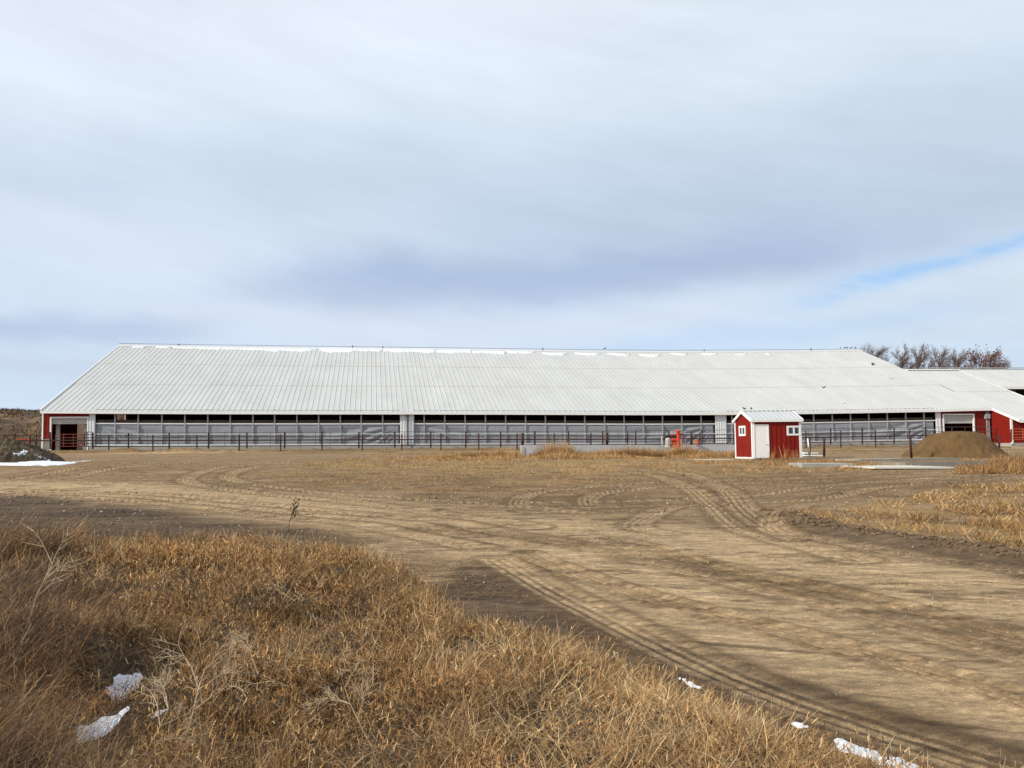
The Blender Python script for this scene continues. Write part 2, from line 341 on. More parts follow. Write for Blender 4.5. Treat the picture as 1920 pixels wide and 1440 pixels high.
def npmesh(name, V, Q, m, colr=None, smooth=False, parent=None):
    V = np.asarray(V, np.float32); Q = np.asarray(Q, np.int32); me = bpy.data.meshes.new(name); k = Q.shape[1]
    me.vertices.add(len(V)); me.vertices.foreach_set('co', V.ravel())
    me.loops.add(Q.size); me.loops.foreach_set('vertex_index', Q.ravel())
    me.polygons.add(len(Q)); me.polygons.foreach_set('loop_start', np.arange(0, Q.size, k, dtype=np.int32)); me.polygons.foreach_set('loop_total', np.full(len(Q), k, np.int32))
    me.update(calc_edges=True)
    if smooth: me.polygons.foreach_set('use_smooth', np.ones(len(Q), bool))
    if colr is not None:
        a = me.attributes.new('col', 'FLOAT_COLOR', 'POINT'); c = np.ones((len(V), 4), np.float32); c[:, :3] = colr; a.data.foreach_set('color', c.ravel())
    return link(name, me, m, parent)
def gridq(nr, nc, wrap=False):
    i, j = np.meshgrid(np.arange(nr-1), np.arange(nc-(0 if wrap else 1)), indexing='ij'); j2 = (j+1) % nc
    return np.stack([i*nc+j, i*nc+j2, (i+1)*nc+j2, (i+1)*nc+j], -1).reshape(-1, 4)
# ------------------------------------------------------------------ ground
def soilcolor(X, Y, bm):
    r = np.hypot(X, Y)
    wx = (fbm(X*.35, Y*.35, 41)-.5)*2.2; wy = (fbm(X*.35, Y*.35, 47)-.5)*2.2
    k = np.clip(r/30, .12, 1); Xw = X+wx*k; Yw = Y+wy*k
    tan = np.array([.44, .308, .172]); drk = np.array([.155, .092, .043]); vdrk = np.array([.070, .047, .029]); rust = np.array([.26, .15, .065]); straw = np.array([.46, .30, .12])
    flow = fbm(X*.18, Y*1.1, 51, 5, .6)
    c = np.zeros(X.shape+(3,)) + drk*.68+tan*.32
    t = sm(.35, .65, flow)[..., None]; c = c*(1-t*.42)+tan*t*.42
    def lay(c, m, col): m = np.clip(m, 0, 1)[..., None]; return c*(1-m)+np.array(col)*m
    def poly(pts, soft, nz=.5):
        P = [gpx(x, y)[:2] for x, y in pts]; sd = sdpoly(Xw, Yw, P)
        return sm(soft*k*2, -soft*k*2, sd+ (fbm(X*1.5, Y*1.5, 61)-.5)*nz*k*2)
    # pale packed lane sweeping from far left to the lower right
    c = lay(c, .85*poly([(-400, 895), (200, 905), (500, 925), (900, 962), (1250, 985), (1420, 1000), (1700, 1050), (2300, 1130), (2600, 1420), (1900, 1390), (1440, 1245), (1150, 1155), (1000, 1095), (850, 1050), (700, 1000), (500, 965), (250, 935), (-400, 925)], .9), tan*1.17)
    c = lay(c, .42*poly([(-400, 868), (2200, 868), (2300, 1000), (1600, 975), (1000, 935), (500, 905), (-400, 890)], .9)*sm(.3, .65, fbm(X*.45, Y*1.2, 191, 4)), (.27, .155, .065))
    # darker churned ground behind the lane
    c = lay(c, .6*poly([(560, 888), (900, 885), (1000, 905), (1350, 940), (1600, 985), (1300, 972), (900, 950), (560, 915)], .8)*sm(.35, .6, fbm(X*.5, Y*.5, 71)), drk)
    c = lay(c, .45*poly([(1400, 880), (1800, 885), (1950, 900), (1900, 940), (1500, 935)], .8)*sm(.4, .6, fbm(X*.4, Y*.8, 72)), drk*.9)
    c = lay(c, .7*poly([(1450, 958), (1550, 975), (1720, 1005), (2100, 1050), (2400, 1130), (2000, 1095), (1700, 1040), (1500, 1005)], .4), vdrk*1.7)
    # darkest ground: patch at the left, strip beside the berm
    c = lay(c, (.7+.25*sm(.4, .6, fbm(X*.6, Y*2.5, 73)))*poly([(-500, 928), (60, 928), (170, 940), (300, 958), (430, 975), (560, 992), (700, 1012), (500, 1045), (-500, 1050)], .5), vdrk*1.15)
    c = lay(c, (.62+.3*sm(.35, .6, fbm(X*1.2, Y*1.2, 193, 3)))*poly([(840, 1062), (900, 1062), (1000, 1090), (1100, 1135), (1180, 1180), (1320, 1215), (1440, 1255), (1700, 1335), (1980, 1430), (2000, 1700), (1200, 1400), (800, 1200)], .3, .5), vdrk*1.4)  # damp soil, with the berm's cast shadow painted into the same colour
    # straw litter
    c = lay(c, .75*poly([(1470, 965), (1600, 955), (1750, 925), (1950, 905), (2300, 900), (2300, 1010), (1950, 1030), (1700, 1000), (1550, 985)], .5)*sm(.3, .55, fbm(X*.9, Y*.9, 81)), straw*.8)
    c = lay(c, .7*poly([(560, 872), (700, 858), (1000, 858), (1700, 872), (1650, 884), (1300, 892), (900, 885), (640, 880)], .6)*sm(.3, .6, fbm(X*.6, Y*.6, 82)), straw*.8)
    c = lay(c, .35*poly([(480, 885), (1100, 885), (1150, 905), (1000, 925), (560, 915)], .6)*sm(.4, .6, fbm(X*.9, Y*.9, 83)), straw*.75)
    # pale compacted track along the fence
    a = atY(0, 852, 102)[1]; c = lay(c, .8*np.exp(-((Y-101.6)/.9)**2)*sm(80, 60, np.abs(X-20)), tan*1.35)
    c = lay(c, .7*sm(102.6, 103.2, Y)*sm(106.5, 105.5, Y), (.26, .165, .075))
    for nme, (cs, w, dep) in RUTS.items():
        for C in cs:
            m = (X > C[:, 0].min()-1) & (X < C[:, 0].max()+1) & (Y > C[:, 1].min()-1) & (Y < C[:, 1].max()+1)
            if not np.any(m): continue
            mm = np.zeros(X.shape); dd = dseg(X[m], Y[m], C); mm[m] = np.exp(-(dd/w)**4)
            m2 = np.zeros(X.shape); m2[m] = np.exp(-((dd-w*1.4)/(w*.35))**2)
            tr = np.zeros(X.shape); tr[m] = np.exp(-(dd/w)**6)*(np.cos(dd/w*12) > .2); c = lay(c, .36*tr*sm(.3, .62, fbm(X*1.3, Y*1.3, 181, 3)), drk*.9)
            if nme in 'bcn': c = lay(c, .55*m2*sm(.35, .6, flow), drk*.8); c = lay(c, .3*mm, drk*1.2)
            else: c = lay(c, .6*mm*(1-tr), tan*1.12); c = lay(c, .55*m2, drk*.9)
    u_ = X*.86-Y*.51; v_ = X*.51+Y*.86; near = sm(28, 12, r); s2_ = fbm(u_*.5, v_*7, 97, 4, .65); c = c*(1+(.62*s2_-.31)*near)[..., None]; c = lay(c, .5*near*sm(.62, .7, fbm(u_*.6, v_*5, 98, 4, .6)), drk*.8)
    st_ = fbm(X*.7+3, Y*4.5, 95, 4, .6); c = c*(.74+.52*st_)[..., None]; c = lay(c, .55*sm(.66, .74, fbm(X*1.1, Y*3.5, 96, 4))*sm(8, 16, r), drk*.55)
    for pxx, pyy, w_, h_ in PILES: c = lay(c, .8*np.exp(-(((X-pxx)/w_)**2+((Y-pyy)/1.1)**2)), (.20, .125, .052))
    sp = fbm(X*6, Y*6, 91, 3, .6); c = c*(.82+.36*sp)[..., None]
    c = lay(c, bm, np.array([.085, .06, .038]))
    return c
NC1 = 1150; azs = np.concatenate([np.linspace(-180, -42, 70, endpoint=False), np.linspace(-42, -32, 40, endpoint=False), np.linspace(-32, 32, NC1, endpoint=False), np.linspace(32, 42, 40, endpoint=False), np.linspace(42, 180, 70, endpoint=False)])
azs = np.radians(azs)+YAW
inv = np.concatenate([np.linspace(1/1.2, 1/3.2, 24, endpoint=False), np.linspace(1/3.2, 1/38, 800, endpoint=False)]); rs = np.concatenate([1/inv, np.arange(38, 128, .5), [140, 160, 200, 300, 500, 900, 1600, 3000]])
rr, aa = np.meshgrid(rs, azs, indexing='ij'); GX = rr*np.sin(aa); GY = rr*np.cos(aa)
GZ = height(GX.ravel(), GY.ravel()).reshape(GX.shape); BMK = bermmask(GX.ravel(), GY.ravel()).reshape(GX.shape)
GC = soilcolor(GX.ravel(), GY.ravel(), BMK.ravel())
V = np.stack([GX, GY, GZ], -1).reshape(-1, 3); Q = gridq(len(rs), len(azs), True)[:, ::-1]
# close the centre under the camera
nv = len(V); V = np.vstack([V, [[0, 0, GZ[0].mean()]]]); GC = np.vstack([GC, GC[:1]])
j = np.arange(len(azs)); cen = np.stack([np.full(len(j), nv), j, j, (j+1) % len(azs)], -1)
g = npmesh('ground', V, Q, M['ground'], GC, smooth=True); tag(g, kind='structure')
mbc = MB(); ring = [tuple(V[i]) for i in range(len(azs))]
me = bpy.data.meshes.new('ground_centre'); 
# (the ring of 1.2 m under the camera is filled by a fan inside the same mesh)
import bmesh
bm_ = bmesh.new(); bm_.from_mesh(g.data); bm_.verts.ensure_lookup_table()
for k in range(len(azs)):
    bm_.faces.new((bm_.verts[nv], bm_.verts[(k+1) % len(azs)], bm_.verts[k]))
bm_.to_mesh(g.data); bm_.free(); bpy.data.meshes.remove(me)
g.data.polygons.foreach_set('use_smooth', np.ones(len(g.data.polygons), bool))
# ------------------------------------------------------------------ main barn
D, PITCH, BW = 110.87, .3338, 31.42
def sag(X): return np.interp(X, [-60, -36.3, -23.7, -15, -6, 3.8, 12, 18.9, 33.4, 44.3, 52.6, 59.7, 69.9, 78.8, 100], [.3, .2, .045, -.04, -.12, -.185, -.26, -.325, -.48, -.52, -.48, -.43, -.33, -.18, .15])
YE = D-.6; ZE = 4.5945; ZC = .616            # eave line, eave height, kerb top (before sag)
def rz(X, Y): return ZE + float(sag(X)) + PITCH*(Y-YE)
def onroof(px, py):
    d = ray(px, py); t = 110/d[1]
    for _ in range(30): P = d*t; t = t*1.0 + ((rz(P[0], P[1])-P[2])/(d[2]-PITCH*d[1]))
    return d*t
XLR = atY(77, 768, YE)[0]; XRR = atY(1861, 764, YE)[0]
XL = atY(80, 800, D)[0]; XR = XRR-.05
YR = D+BW
barn = empty('barn', (float((XL+XR)/2), D, 0.1)); tag(barn, 'long white-roofed livestock barn with grey curtain side and red end sections', 'barn')
inv_b = lambda o: None
def bp(mb, name, m, parent=None, smooth=False):      # part of the barn, built in world coordinates
    o = mb.build(name, m, None, smooth); o.parent = parent or barn
    o.matrix_parent_inverse = Matrix.Translation(barn.location).inverted(); return o
def ribroof(mb, X0, X1, Y0, Y1, zf, rib=.62, rh=.05, rw=.07, drop=0, sub=1, x_of=None):
    xs = []; X = X0
    n = int((X1-X0)/rib)
    for k in range(n+1):
        c = X0+.1+k*rib
        if c+rw > X1: break
        xs += [(c-rw, 0), (c-rw*.45, rh), (c+rw*.45, rh), (c+rw, 0)]
    xs = [(X0, 0)] + xs + [(X1, 0)]
    V = []; ys = np.linspace(Y0, Y1, sub+1)
    for Y in ys:
        for (x, h) in xs: V.append((x, Y, zf(x, Y)+h-drop))
    n = len(xs); Fc = [(j*n+i, j*n+i+1, (j+1)*n+i+1, (j+1)*n+i) for j in range(sub) for i in range(n-1)]
    # underside and edges
    b = len(V)
    for Y in (Y0, Y1):
        for (x, h) in xs: V.append((x, Y, zf(x, Y)-.12-drop))
    Fc += [(b+i+1, b+i, b+n+i, b+n+i+1) for i in range(n-1)]
    Fc += [(i+1, i, b+i, b+i+1) for i in range(n-1)] + [(sub*n+i, sub*n+i+1, b+n+i+1, b+n+i) for i in range(n-1)]
    mb.add(V, Fc)
YL1 = onroof(147, 718)[1]; YL2 = onroof(202, 681)[1]
mb = MB()
ribroof(mb, XLR, XRR, YE, YL1, rz, drop=.10); ribroof(mb, XLR, XRR, YL1-.15, YL2, rz, drop=.05); ribroof(mb, XLR, XRR, YL2-.15, YR, rz)
bp(mb, 'roof', M['roof'])
mb = MB(); ribroof(mb, XLR, XRR, YR, YR+BW+.6, lambda X, Y: rz(X, 2*YR-Y), rib=1.24); bp(mb, 'rear_roof', M['roof'])
# ridge vent: low box with pipe rail
mb = MB()
xs = np.linspace(XLR, XRR, 60)
for a, b in zip(xs[:-1], xs[1:]): mb.beam((a, YR, rz(a, YR)-.02), (b, YR, rz(b, YR)-.02), .9, .2)
bp(mb, 'ridge_vent', M['trim'])
mb = MB()
for a, b in zip(xs[:-1], xs[1:]): mb.beam((a, YR-.3, rz(a, YR)+.26), (b, YR-.3, rz(b, YR)+.26), .05)
for k, x in enumerate(np.array([-28., -3., 1.5, 26., 52., 70.])):
    mb.beam((x, YR-.3, rz(x, YR)+.1), (x, YR-.3, rz(x, YR)+.36+.1*(k % 2)), .14)
bp(mb, 'ridge_rail', M['wire'])
# gutter / fascia
mb = MB(); xs = np.linspace(XLR, XRR, 40)
for a, b in zip(xs[:-1], xs[1:]): mb.beam((a, YE-.07, rz(a, YE)-.26), (b, YE-.07, rz(b, YE)-.26), .12, .26)
bp(mb, 'fascia', M['trim'])
mb = MB()
for X in (XLR-.06,):
    mb.beam((X, YE-.1, rz(X, YE)-.12), (X, YR, rz(X, YR)-.12), .1, .34); mb.beam((X, YR, rz(X, YR)-.12), (X, YR+BW+.6, rz(X, YE-0)-.12), .1, .34)
bp(mb, 'rake_trim', M['trim'])
def strip_beam(mb, X0, X1, Y, zrel, w, h, n=None):
    n = n or max(1, int((X1-X0)/4)); xs = np.linspace(X0, X1, n+1)
    for a, b in zip(xs[:-1], xs[1:]): mb.beam((a, Y, float(sag(a))+zrel), (b, Y, float(sag(b))+zrel), w, h)
    return mb
ZT, ZO = 3.13, 4.46      # curtain top, opening top
panels = [(168, 179.5), (750, 776), (1340, 1361), (1753, 1763)]
PX = [(atY(a, 800, D)[0], atY(b, 800, D)[0]) for a, b in panels]
secs = [(PX[0][1], PX[1][0]), (PX[1][1], PX[2][0]), (PX[2][1], PX[3][0])]
mb = MB(); xs = np.linspace(XL, XR, 40); xk0 = PX[0][0]
for a, b in zip(xs[:-1], xs[1:]):
    if b < xk0: continue
    a = max(a, xk0); za, zb = float(sag(a))+ZC, float(sag(b))+ZC
    ga, gb = gz(a, D-.4)-.3, gz(b, D-.4)-.3
    mb.hexa([(a, D-.2, ga), (b, D-.2, gb), (b, D+.25, gb), (a, D+.25, ga), (a, D-.2, za), (b, D-.2, zb), (b, D+.25, zb), (a, D+.25, za)])
bp(mb, 'kerb', M['conc'])
def fold(X, s0, s1, z):
    h = ZT-ZC; d0 = X-s0; d1 = s1-X
    a = np.arctan2(ZT-z, d0+.3); b = np.arctan2(ZT-z, d1+.3)
    f = np.sin(a*26)*np.exp(-d0/9)*.15*np.minimum(1, d0/2) + np.sin(b*30+1)*np.exp(-d1/13)*.19*np.minimum(1, d1/2)
    f = f + (fbm(X*.5, z*1.3-X*.12, 5, 3)-.5)*.09 + (fbm(X*3.5, z*.3, 6, 2)-.5)*.035
    return f
for s0, s1 in secs:
    xs = np.arange(s0, s1, .16); zs = np.linspace(ZC+.03, ZT, 16); X, Z = np.meshgrid(xs, zs, indexing='ij')
    Yc = D+.06-fold(X, s0, s1, Z)*np.sin(np.pi*(Z-ZC)/(ZT-ZC)*.9+.1)
    V = np.stack([X, Yc, Z+sag(X)], -1).reshape(-1, 3)-np.array([barn.location.x, barn.location.y, barn.location.z])
    q = gridq(len(xs), len(zs)); o = npmesh('curtain', V, q, M['curtain'], None, True, barn)
    sd = o.modifiers.new('thickness', 'SOLIDIFY'); sd.thickness = .02
    bp(strip_beam(MB(), s0, s1, D-.02, ZT, .16, .13), 'curtain_pipe', M['trim'])
    bp(strip_beam(MB(), s0, s1, D-.12, ZC+1.33, .06, .07), 'side_rail', M['white'])
    bp(strip_beam(MB(), s0, s1, D-.10, ZC+.10, .08, .16), 'curtain_hem', M['white'])
    bp(strip_beam(MB(), s0, s1, D+.02, ZO+.13, .14, .26), 'header', M['beam'])
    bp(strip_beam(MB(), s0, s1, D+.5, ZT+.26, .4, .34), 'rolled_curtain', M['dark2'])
pxs = [215.8, 259.2, 303.7, 346.7, 389.7, 431.7, 474.2, 515, 556.7, 597.5, 638, 677.2, 717.5, 795.3, 833.8, 872, 910.2, 948, 985.3, 1022.5, 1059.2, 1096.3, 1133.3, 1170, 1206.2, 1242.2, 1278.2, 1314.3, 1372, 1407, 1440, 1475, 1491, 1525.6, 1560.4, 1594.6, 1629.1, 1663.5, 1698.2, 1732.5]
pxs.remove(1475)
for x in pxs:
    X = atY(x, 800, D)[0]; s = float(sag(X)); bp(MB().box(X-.07, X+.07, D-.13, D+.05, s+ZC, s+ZO+.3), 'post', M['post'])
# inner roof posts, dim, standing inside
for X in np.arange(XL+10, XR-6, 7.32):
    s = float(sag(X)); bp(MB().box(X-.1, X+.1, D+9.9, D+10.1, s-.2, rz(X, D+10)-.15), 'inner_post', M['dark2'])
# ribbed panels
def ribbed(mb, X0, X1, Y, zf0, zf1, rib=.3, side=-1, t=.05, rh=.03):
    """a siding sheet facing -Y with raised ribs; butt jointed"""
    n = max(1, round((X1-X0)/rib)); w = (X1-X0)/n
    for k in range(n):
        a = X0+k*w; b = a+w; r0 = a+w*.38; r1 = a+w*.62
        for (p, q, pr) in ((a, r0, 0), (r0, r1, rh), (r1, b, 0)):
            y0 = Y+side*pr; y1 = Y-side*t; lo, hi = min(y0, y1), max(y0, y1)
            mb.hexa([(p, lo, zf0(p)), (q, lo, zf0(q)), (q, hi, zf0(q)), (p, hi, zf0(p)), (p, lo, zf1(p)), (q, lo, zf1(q)), (q, hi, zf1(q)), (p, hi, zf1(p))])
    return mb
SG = lambda z: (lambda x: float(sag(x))+z)
for a, b in PX: bp(ribbed(MB(), a, b, D-.22, SG(ZC-.02), SG(ZO+.3), .32, rh=.04), 'ribbed_panel', M['white'])
# downpipe on the middle panel
X = atY(763, 800, D)[0]; mb = MB(); mb.tube([(X, D-.4, sag(X)+ZC), (X, D-.4, sag(X)+4.15), (X, D-.36, sag(X)+4.3)], .07); mb.box(X-.2, X+.2, D-.55, D-.27, sag(X)+4.1, sag(X)+4.35)
mb.box(X+.14, X+.2, D-.38, D-.3, sag(X)+ZC, sag(X)+4.1); bp(mb, 'conduit', M['beam'])
# left end: corner trim, red siding, door opening
xa, xb = atY(82, 800, D)[0], atY(94.5, 800, D)[0]; xc = PX[0][0]
dl0, dl1 = xb, atY(167, 800, D)[0]; zdt = atY(130, 781.5, D)[2]-.2
G0 = lambda x: gz(x, D)-.25
zc_l = atY(88, 823, D)[2]
bp(ribbed(MB(), xa, xb, D-.1, lambda x: zc_l, SG(ZO+.10), .3, rh=.035), 'red_siding', M['redb'])
bp(ribbed(MB(), xb, xc, D-.1, lambda x: zdt+.22, SG(ZO+.10), .3, rh=.035), 'red_siding', M['redb'])
bp(MB().box(xa, xb, D-.2, D+.1, gz(xa, D)-.4, zc_l-.003), 'footing', M['concd'])
bp(MB().box(XL-.05, xa-.003, D-.16, D+.1, gz(XL, D)-.2, float(sag(XL))+ZO+.10), 'corner_trim', M['trim'])
def doorset(x0, x1, ztop, zbot, zpan, name='overhead_door', tw=.16):
    mb = MB(); mb.box(x0, x0+tw, D-.24, D+.02, zbot, ztop); mb.box(x1-tw, x1, D-.24, D+.02, zbot, ztop); mb.box(x0+tw+.002, x1-tw-.002, D-.24, D+.02, ztop-tw, ztop)
    bp(mb, 'door_frame', M['trim'])
    mb = MB(); z = zpan; k = 0; h = (ztop-tw-zpan)/3
    while k < 3:
        mb.box(x0+tw+.01, x1-tw-.01, D+.03, D+.09, z+.03, z+h-.012); mb.box(x0+tw+.01, x1-tw-.01, D+.05, D+.085, z-.004, z+.03); z += h; k += 1
    bp(mb, name, M['door'])
doorset(dl0, dl1, zdt+.2, gz(-32, D)-.1, atY(130, 795, D)[2])
# inner jamb posts seen through the left door, in the left gable aisle
for a, b in ((105, 112), (156.5, 162.5)):
    A = atY(a, 820, D+1.6); Bp = atY(b, 820, D+1.6); bp(MB().box(A[0], Bp[0], D+1.5, D+1.8, gz(-32, D)-.1, atY(110, 795, D)[2]+.6), 'aisle_post', M['trim'])
# right end: red siding and door
dr0, dr1 = atY(1766.5, 800, D)[0], atY(1826, 800, D)[0]; zdr = atY(1795, 776, D)[2]
xr0 = PX[3][1]
bp(ribbed(MB(), xr0, dr0, D-.1, SG(ZC-.5), SG(ZO+.10), .3, rh=.035), 'red_siding', M['redb'])
bp(ribbed(MB(), dr0, dr1, D-.1, lambda x: zdr+.003, SG(ZO+.10), .3, rh=.035), 'red_siding', M['redb'])
bp(ribbed(MB(), dr1, XR-.02, D-.1, SG(ZC-.1), SG(ZO+.10), .3, rh=.035), 'red_siding', M['redb'])
doorset(dr0, dr1, zdr, gz(75, D)-.1, atY(1795, 794, D)[2])
A = atY(1848, 785, D-.5); Bq = atY(1857, 776, D-.5)
bp(MB().box(A[0], Bq[0], D-.5, D-.18, A[2], Bq[2]), 'electrical_box', M['post'])
mb = MB()
for x in (1850, 1852.5, 1855):
    X = atY(x, 800, D-.3)[0]; mb.tube([(X, D-.3, A[2]+.02), (X, D-.3, gz(X, D-1)-.1)], .05, 6); mb.tube([(X, D-.3, Bq[2]-.02), (X, D-.3, Bq[2]+.7)], .04, 6)
bp(mb, 'conduit', M['post'])
# gable walls with openings, back wall, ceiling-dark interior
def gable(Xp, side, holes, name):
    ys = sorted(set([D+.12, YR, YR+BW-.05]+[h[0] for h in holes]+[h[1] for h in holes])); s = float(sag(Xp)); zt = lambda y: rz(Xp, y if y <= YR else 2*YR-y)-.16
    mb = MB()
    for a, b in zip(ys[:-1], ys[1:]):
        h = [h for h in holes if h[0] <= a+1e-6 and b <= h[1]+1e-6]
        segs = [(-1.2, None)] if not h else [(h[0][3], None)]+([(-1.2, h[0][2])] if h[0][2] > -1 else [])
        for z0, z1 in segs:
            ta = zt(a) if z1 is None else z1; tb = zt(b) if z1 is None else z1
            mb.hexa([(Xp-.06, a, z0), (Xp+.06, a, z0), (Xp+.06, b, z0), (Xp-.06, b, z0), (Xp-.06, a, ta), (Xp+.06, a, ta), (Xp+.06, b, tb), (Xp-.06, b, tb)])
    # ribs on the outside
    y = D+.4
    while y < YR+BW-.4:
        if not any(h[0]-.1 < y < h[1]+.1 for h in holes): mb.box(Xp+side*.09-.03, Xp+side*.09+.03, y-.06, y+.06, -1, zt(y+.06 if y > YR else y-.06)-.02)
        y += .9
    bp(mb, name, M['redb'])
y1, y2 = atX(144, 800, XL)[1], atX(157, 800, XL)[1]; y3, y4 = atX(218.5, 785, XL)[1], atX(232.5, 785, XL)[1]
zh = atX(225, 775, XL)[2]
holes = [(y1, y2, -1.15, atX(150, 794, XL)[2]), (y3, y4, atX(225, 797, XL)[2]-3, zh)]
gable(XL, -1, holes, 'gable_wall'); gable(XR-.1, 1, [], 'gable_wall')
mb = MB(); mb.box(XL+.07, XL+.2, y4+.01, y4+.9, -.5, zh+.1); mb.box(XL+.07, XL+.2, y3-.25, y4, zh+.003, zh+.12); bp(mb, 'opening_frame', M['trim'])
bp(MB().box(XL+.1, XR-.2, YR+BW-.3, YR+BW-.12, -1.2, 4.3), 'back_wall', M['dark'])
# ------------------------------------------------------------------ wing on the right, joined to the barn, roof running on down toward the yard
YW, YWE = atX(1896, 800, XR)[1], atX(1912, 786, XRR)[1]; YWR = onroof(1700, 694)[1]; X2 = max(onroof(1812, 700)[0], onroof(1920, 739)[0])
wing = empty('barn_wing', (float(XR+8), YW, 0.0)); tag(wing, 'lower red-walled barn wing at the right edge with white corner trim', 'barn wing')
def wp(mb, name, m): 
    o = mb.build(name, m); o.parent = wing; o.matrix_parent_inverse = Matrix.Translation(wing.location).inverted(); return o
rw_ = lambda X, Y: ZE+float(sag(XRR))+PITCH*(Y-YE)-.02
X2w = float(np.mean([onroof(1812, 700)[0], onroof(1920, 739)[0]]))
mb = MB(); YWL = onroof(1800, 733)[1]
ribroof(mb, XRR+.01, X2w, YWE, YWL, rw_, drop=.08); ribroof(mb, XRR+.01, X2w, YWL-.15, YWR, rw_, drop=.03); wp(mb, 'roof', M['roof'])
mb = MB(); ribroof(mb, XRR+.01, X2w, YWR, YWR+18, lambda X, Y: rw_(X, 2*YWR-Y), rib=1.24); wp(mb, 'rear_roof', M['roof'])
mb = MB(); mb.beam((XRR, YWR, rw_(0, YWR)+.08), (X2w, YWR, rw_(0, YWR)+.08), .6, .16); wp(mb, 'ridge_cap', M['trim'])
mb = MB(); mb.beam((XRR-.06, YWE-.05, rw_(0, YWE)-.2), (XRR-.06, YE, rw_(0, YE)-.2), .1, .28); mb.beam((X2w+.06, YWE, rw_(0, YWE)-.16), (X2w+.06, YWR, rw_(0, YWR)-.16), .1, .28); wp(mb, 'rake_trim', M['trim'])
mb = MB(); mb.beam((XRR+.05, YWE-.05, rw_(0, YWE)-.28), (X2w, YWE-.05, rw_(0, YWE)-.28), .12, .24); wp(mb, 'fascia', M['trim'])
# left side wall (sunlit) : ribbed along Y
mb = MB(); n = 12; ys = np.linspace(YW+.1, D-.35, n+1); zb = gz(XR, D-2)+.25
for k in range(n):
    a, b = ys[k], ys[k+1]; w = b-a
    for p, q, pr in ((a, a+w*.38, 0), (a+w*.38, a+w*.62, .035), (a+w*.62, b, 0)):
        za, zb_ = rw_(0, p)-.36, rw_(0, q)-.36
        mb.hexa([(XR-pr, p, zb), (XR+.08, p, zb), (XR+.08, q, zb), (XR-pr, q, zb), (XR-pr, p, za), (XR+.08, p, za), (XR+.08, q, zb_), (XR-pr, q, zb_)])
wp(mb, 'side_wall', M['red'])
wp(MB().box(XR-.05, XR+.25, YW, D-.3, gz(XR, YW)-.3, zb-.003), 'footing', M['conc'])
zt = rw_(0, YW)-.42
wp(MB().box(XR-.08, XR+.16, YW-.12, YW+.09, zb-.1, zt), 'corner_trim', M['trim'])
wp(ribbed(MB(), XR+.17, X2w-.3, YW-.05, lambda x: zb, lambda x: zt, .4, rh=.035), 'front_wall', M['redb'])
wp(MB().box(XR+.26, X2w-.3, YW-.1, YW+.1, gz(XR, YW)-.4, zb-.003), 'footing', M['conc'])
wp(MB().box(X2w-.3, X2w-.2, YW, YWR+18, -1, 4.3), 'end_wall', M['redb'])
# ------------------------------------------------------------------ building behind on the right
rb = empty('rear_shed', (110, 165, .2)); tag(rb, 'far white-roofed open shed behind the barn wing, dark gap under its eave', 'shed')
def rp(mb, name, m): 
    o = mb.build(name, m); o.parent = rb; o.matrix_parent_inverse = Matrix.Translation(rb.location).inverted(); return o
ye = 152.; a = atY(1885, 725, ye); zE2 = a[2]; b = atY(1900, 693, ye+15); sl2 = (b[2]-zE2)/15; x0 = atY(1795, 693, ye+15)[0]-10; x1 = x0+84
f2 = lambda X, Y: zE2+sl2*(Y-ye)
mb = MB(); ribroof(mb, x0, x1, ye, ye+15, f2, rib=.9); rp(mb, 'roof', M['roof'])
mb = MB(); ribroof(mb, x0, x1, ye+15, ye+30, lambda X, Y: f2(X, 2*(ye+15)-Y), rib=1.5); rp(mb, 'rear_roof', M['roof'])
mb = MB(); mb.beam((x0, ye-.08, zE2-.2), (x1, ye-.08, zE2-.2), .14, .45); rp(mb, 'fascia', M['trim'])
mb = MB(); mb.beam((x0+2, ye+15, b[2]+.35), (x1, ye+15, b[2]+.35), .14); mb.beam((x0+2, ye+15, b[2]+.05), (x1, ye+15, b[2]+.05), .5, .2); rp(mb, 'ridge_vent', M['post'])
for x in np.arange(x0+1, x1, 5): rp(MB().box(x-.12, x+.12, ye+.2, ye+.44, -.3, zE2-.2), 'post', M['dark2'])
rp(MB().box(x0+.5, x1-.5, ye+14, ye+14.2, -.3, b[2]-.4), 'back_wall', M['dark'])
# ------------------------------------------------------------------ small red shed
SY = 55.; P0 = atY(1412, 860, SY); P1 = atY(1503, 858.5, SY); sx0, sx1 = P0[0], P1[0]; zs = P0[2]+.02
sw = atX(1380, 860, sx0)[1]-SY; zev = atY(1412, 786.5, SY)[2]
shed = empty('shed', (float((sx0+sx1)/2), SY+sw/2, float(zs))); tag(shed, 'small bright red metal shed with white door standing in the yard', 'shed')
def sp_(mb, name, m, parent=None): 
    o = mb.build(name, m); o.parent = parent or shed
    if parent is None: o.matrix_parent_inverse = Matrix.Translation(shed.location).inverted()
    return o
apx = zev+sw/2*.40
dx0, dx1 = atY(1413.8, 800, SY)[0], atY(1439, 800, SY)[0]; zdt2 = atY(1425, 798, SY)[2]
wx0, wx1 = atY(1475, 808, SY)[0], atY(1501, 808, SY)[0]; wz0, wz1 = atY(1488, 816.5, SY)[2], atY(1488, 798.2, SY)[2]
ww = .11
# front wall with holes for door and window
mb = MB(); tx0 = sx0+.14; tx1 = sx1-.10
ribbed(mb, dx1+.02, wx0, SY, lambda x: zs, lambda x: zev-.06, .285, rh=.035)
ribbed(mb, wx0, tx1, SY, lambda x: zs, lambda x: wz0, .285, rh=.035); ribbed(mb, wx0, tx1, SY, lambda x: wz1, lambda x: zev-.06, .285, rh=.035)
ribbed(mb, tx0, dx1+.02, SY, lambda x: zdt2+.03, lambda x: zev-.06, .285, rh=.035)
sp_(mb, 'front_wall', M['red'])
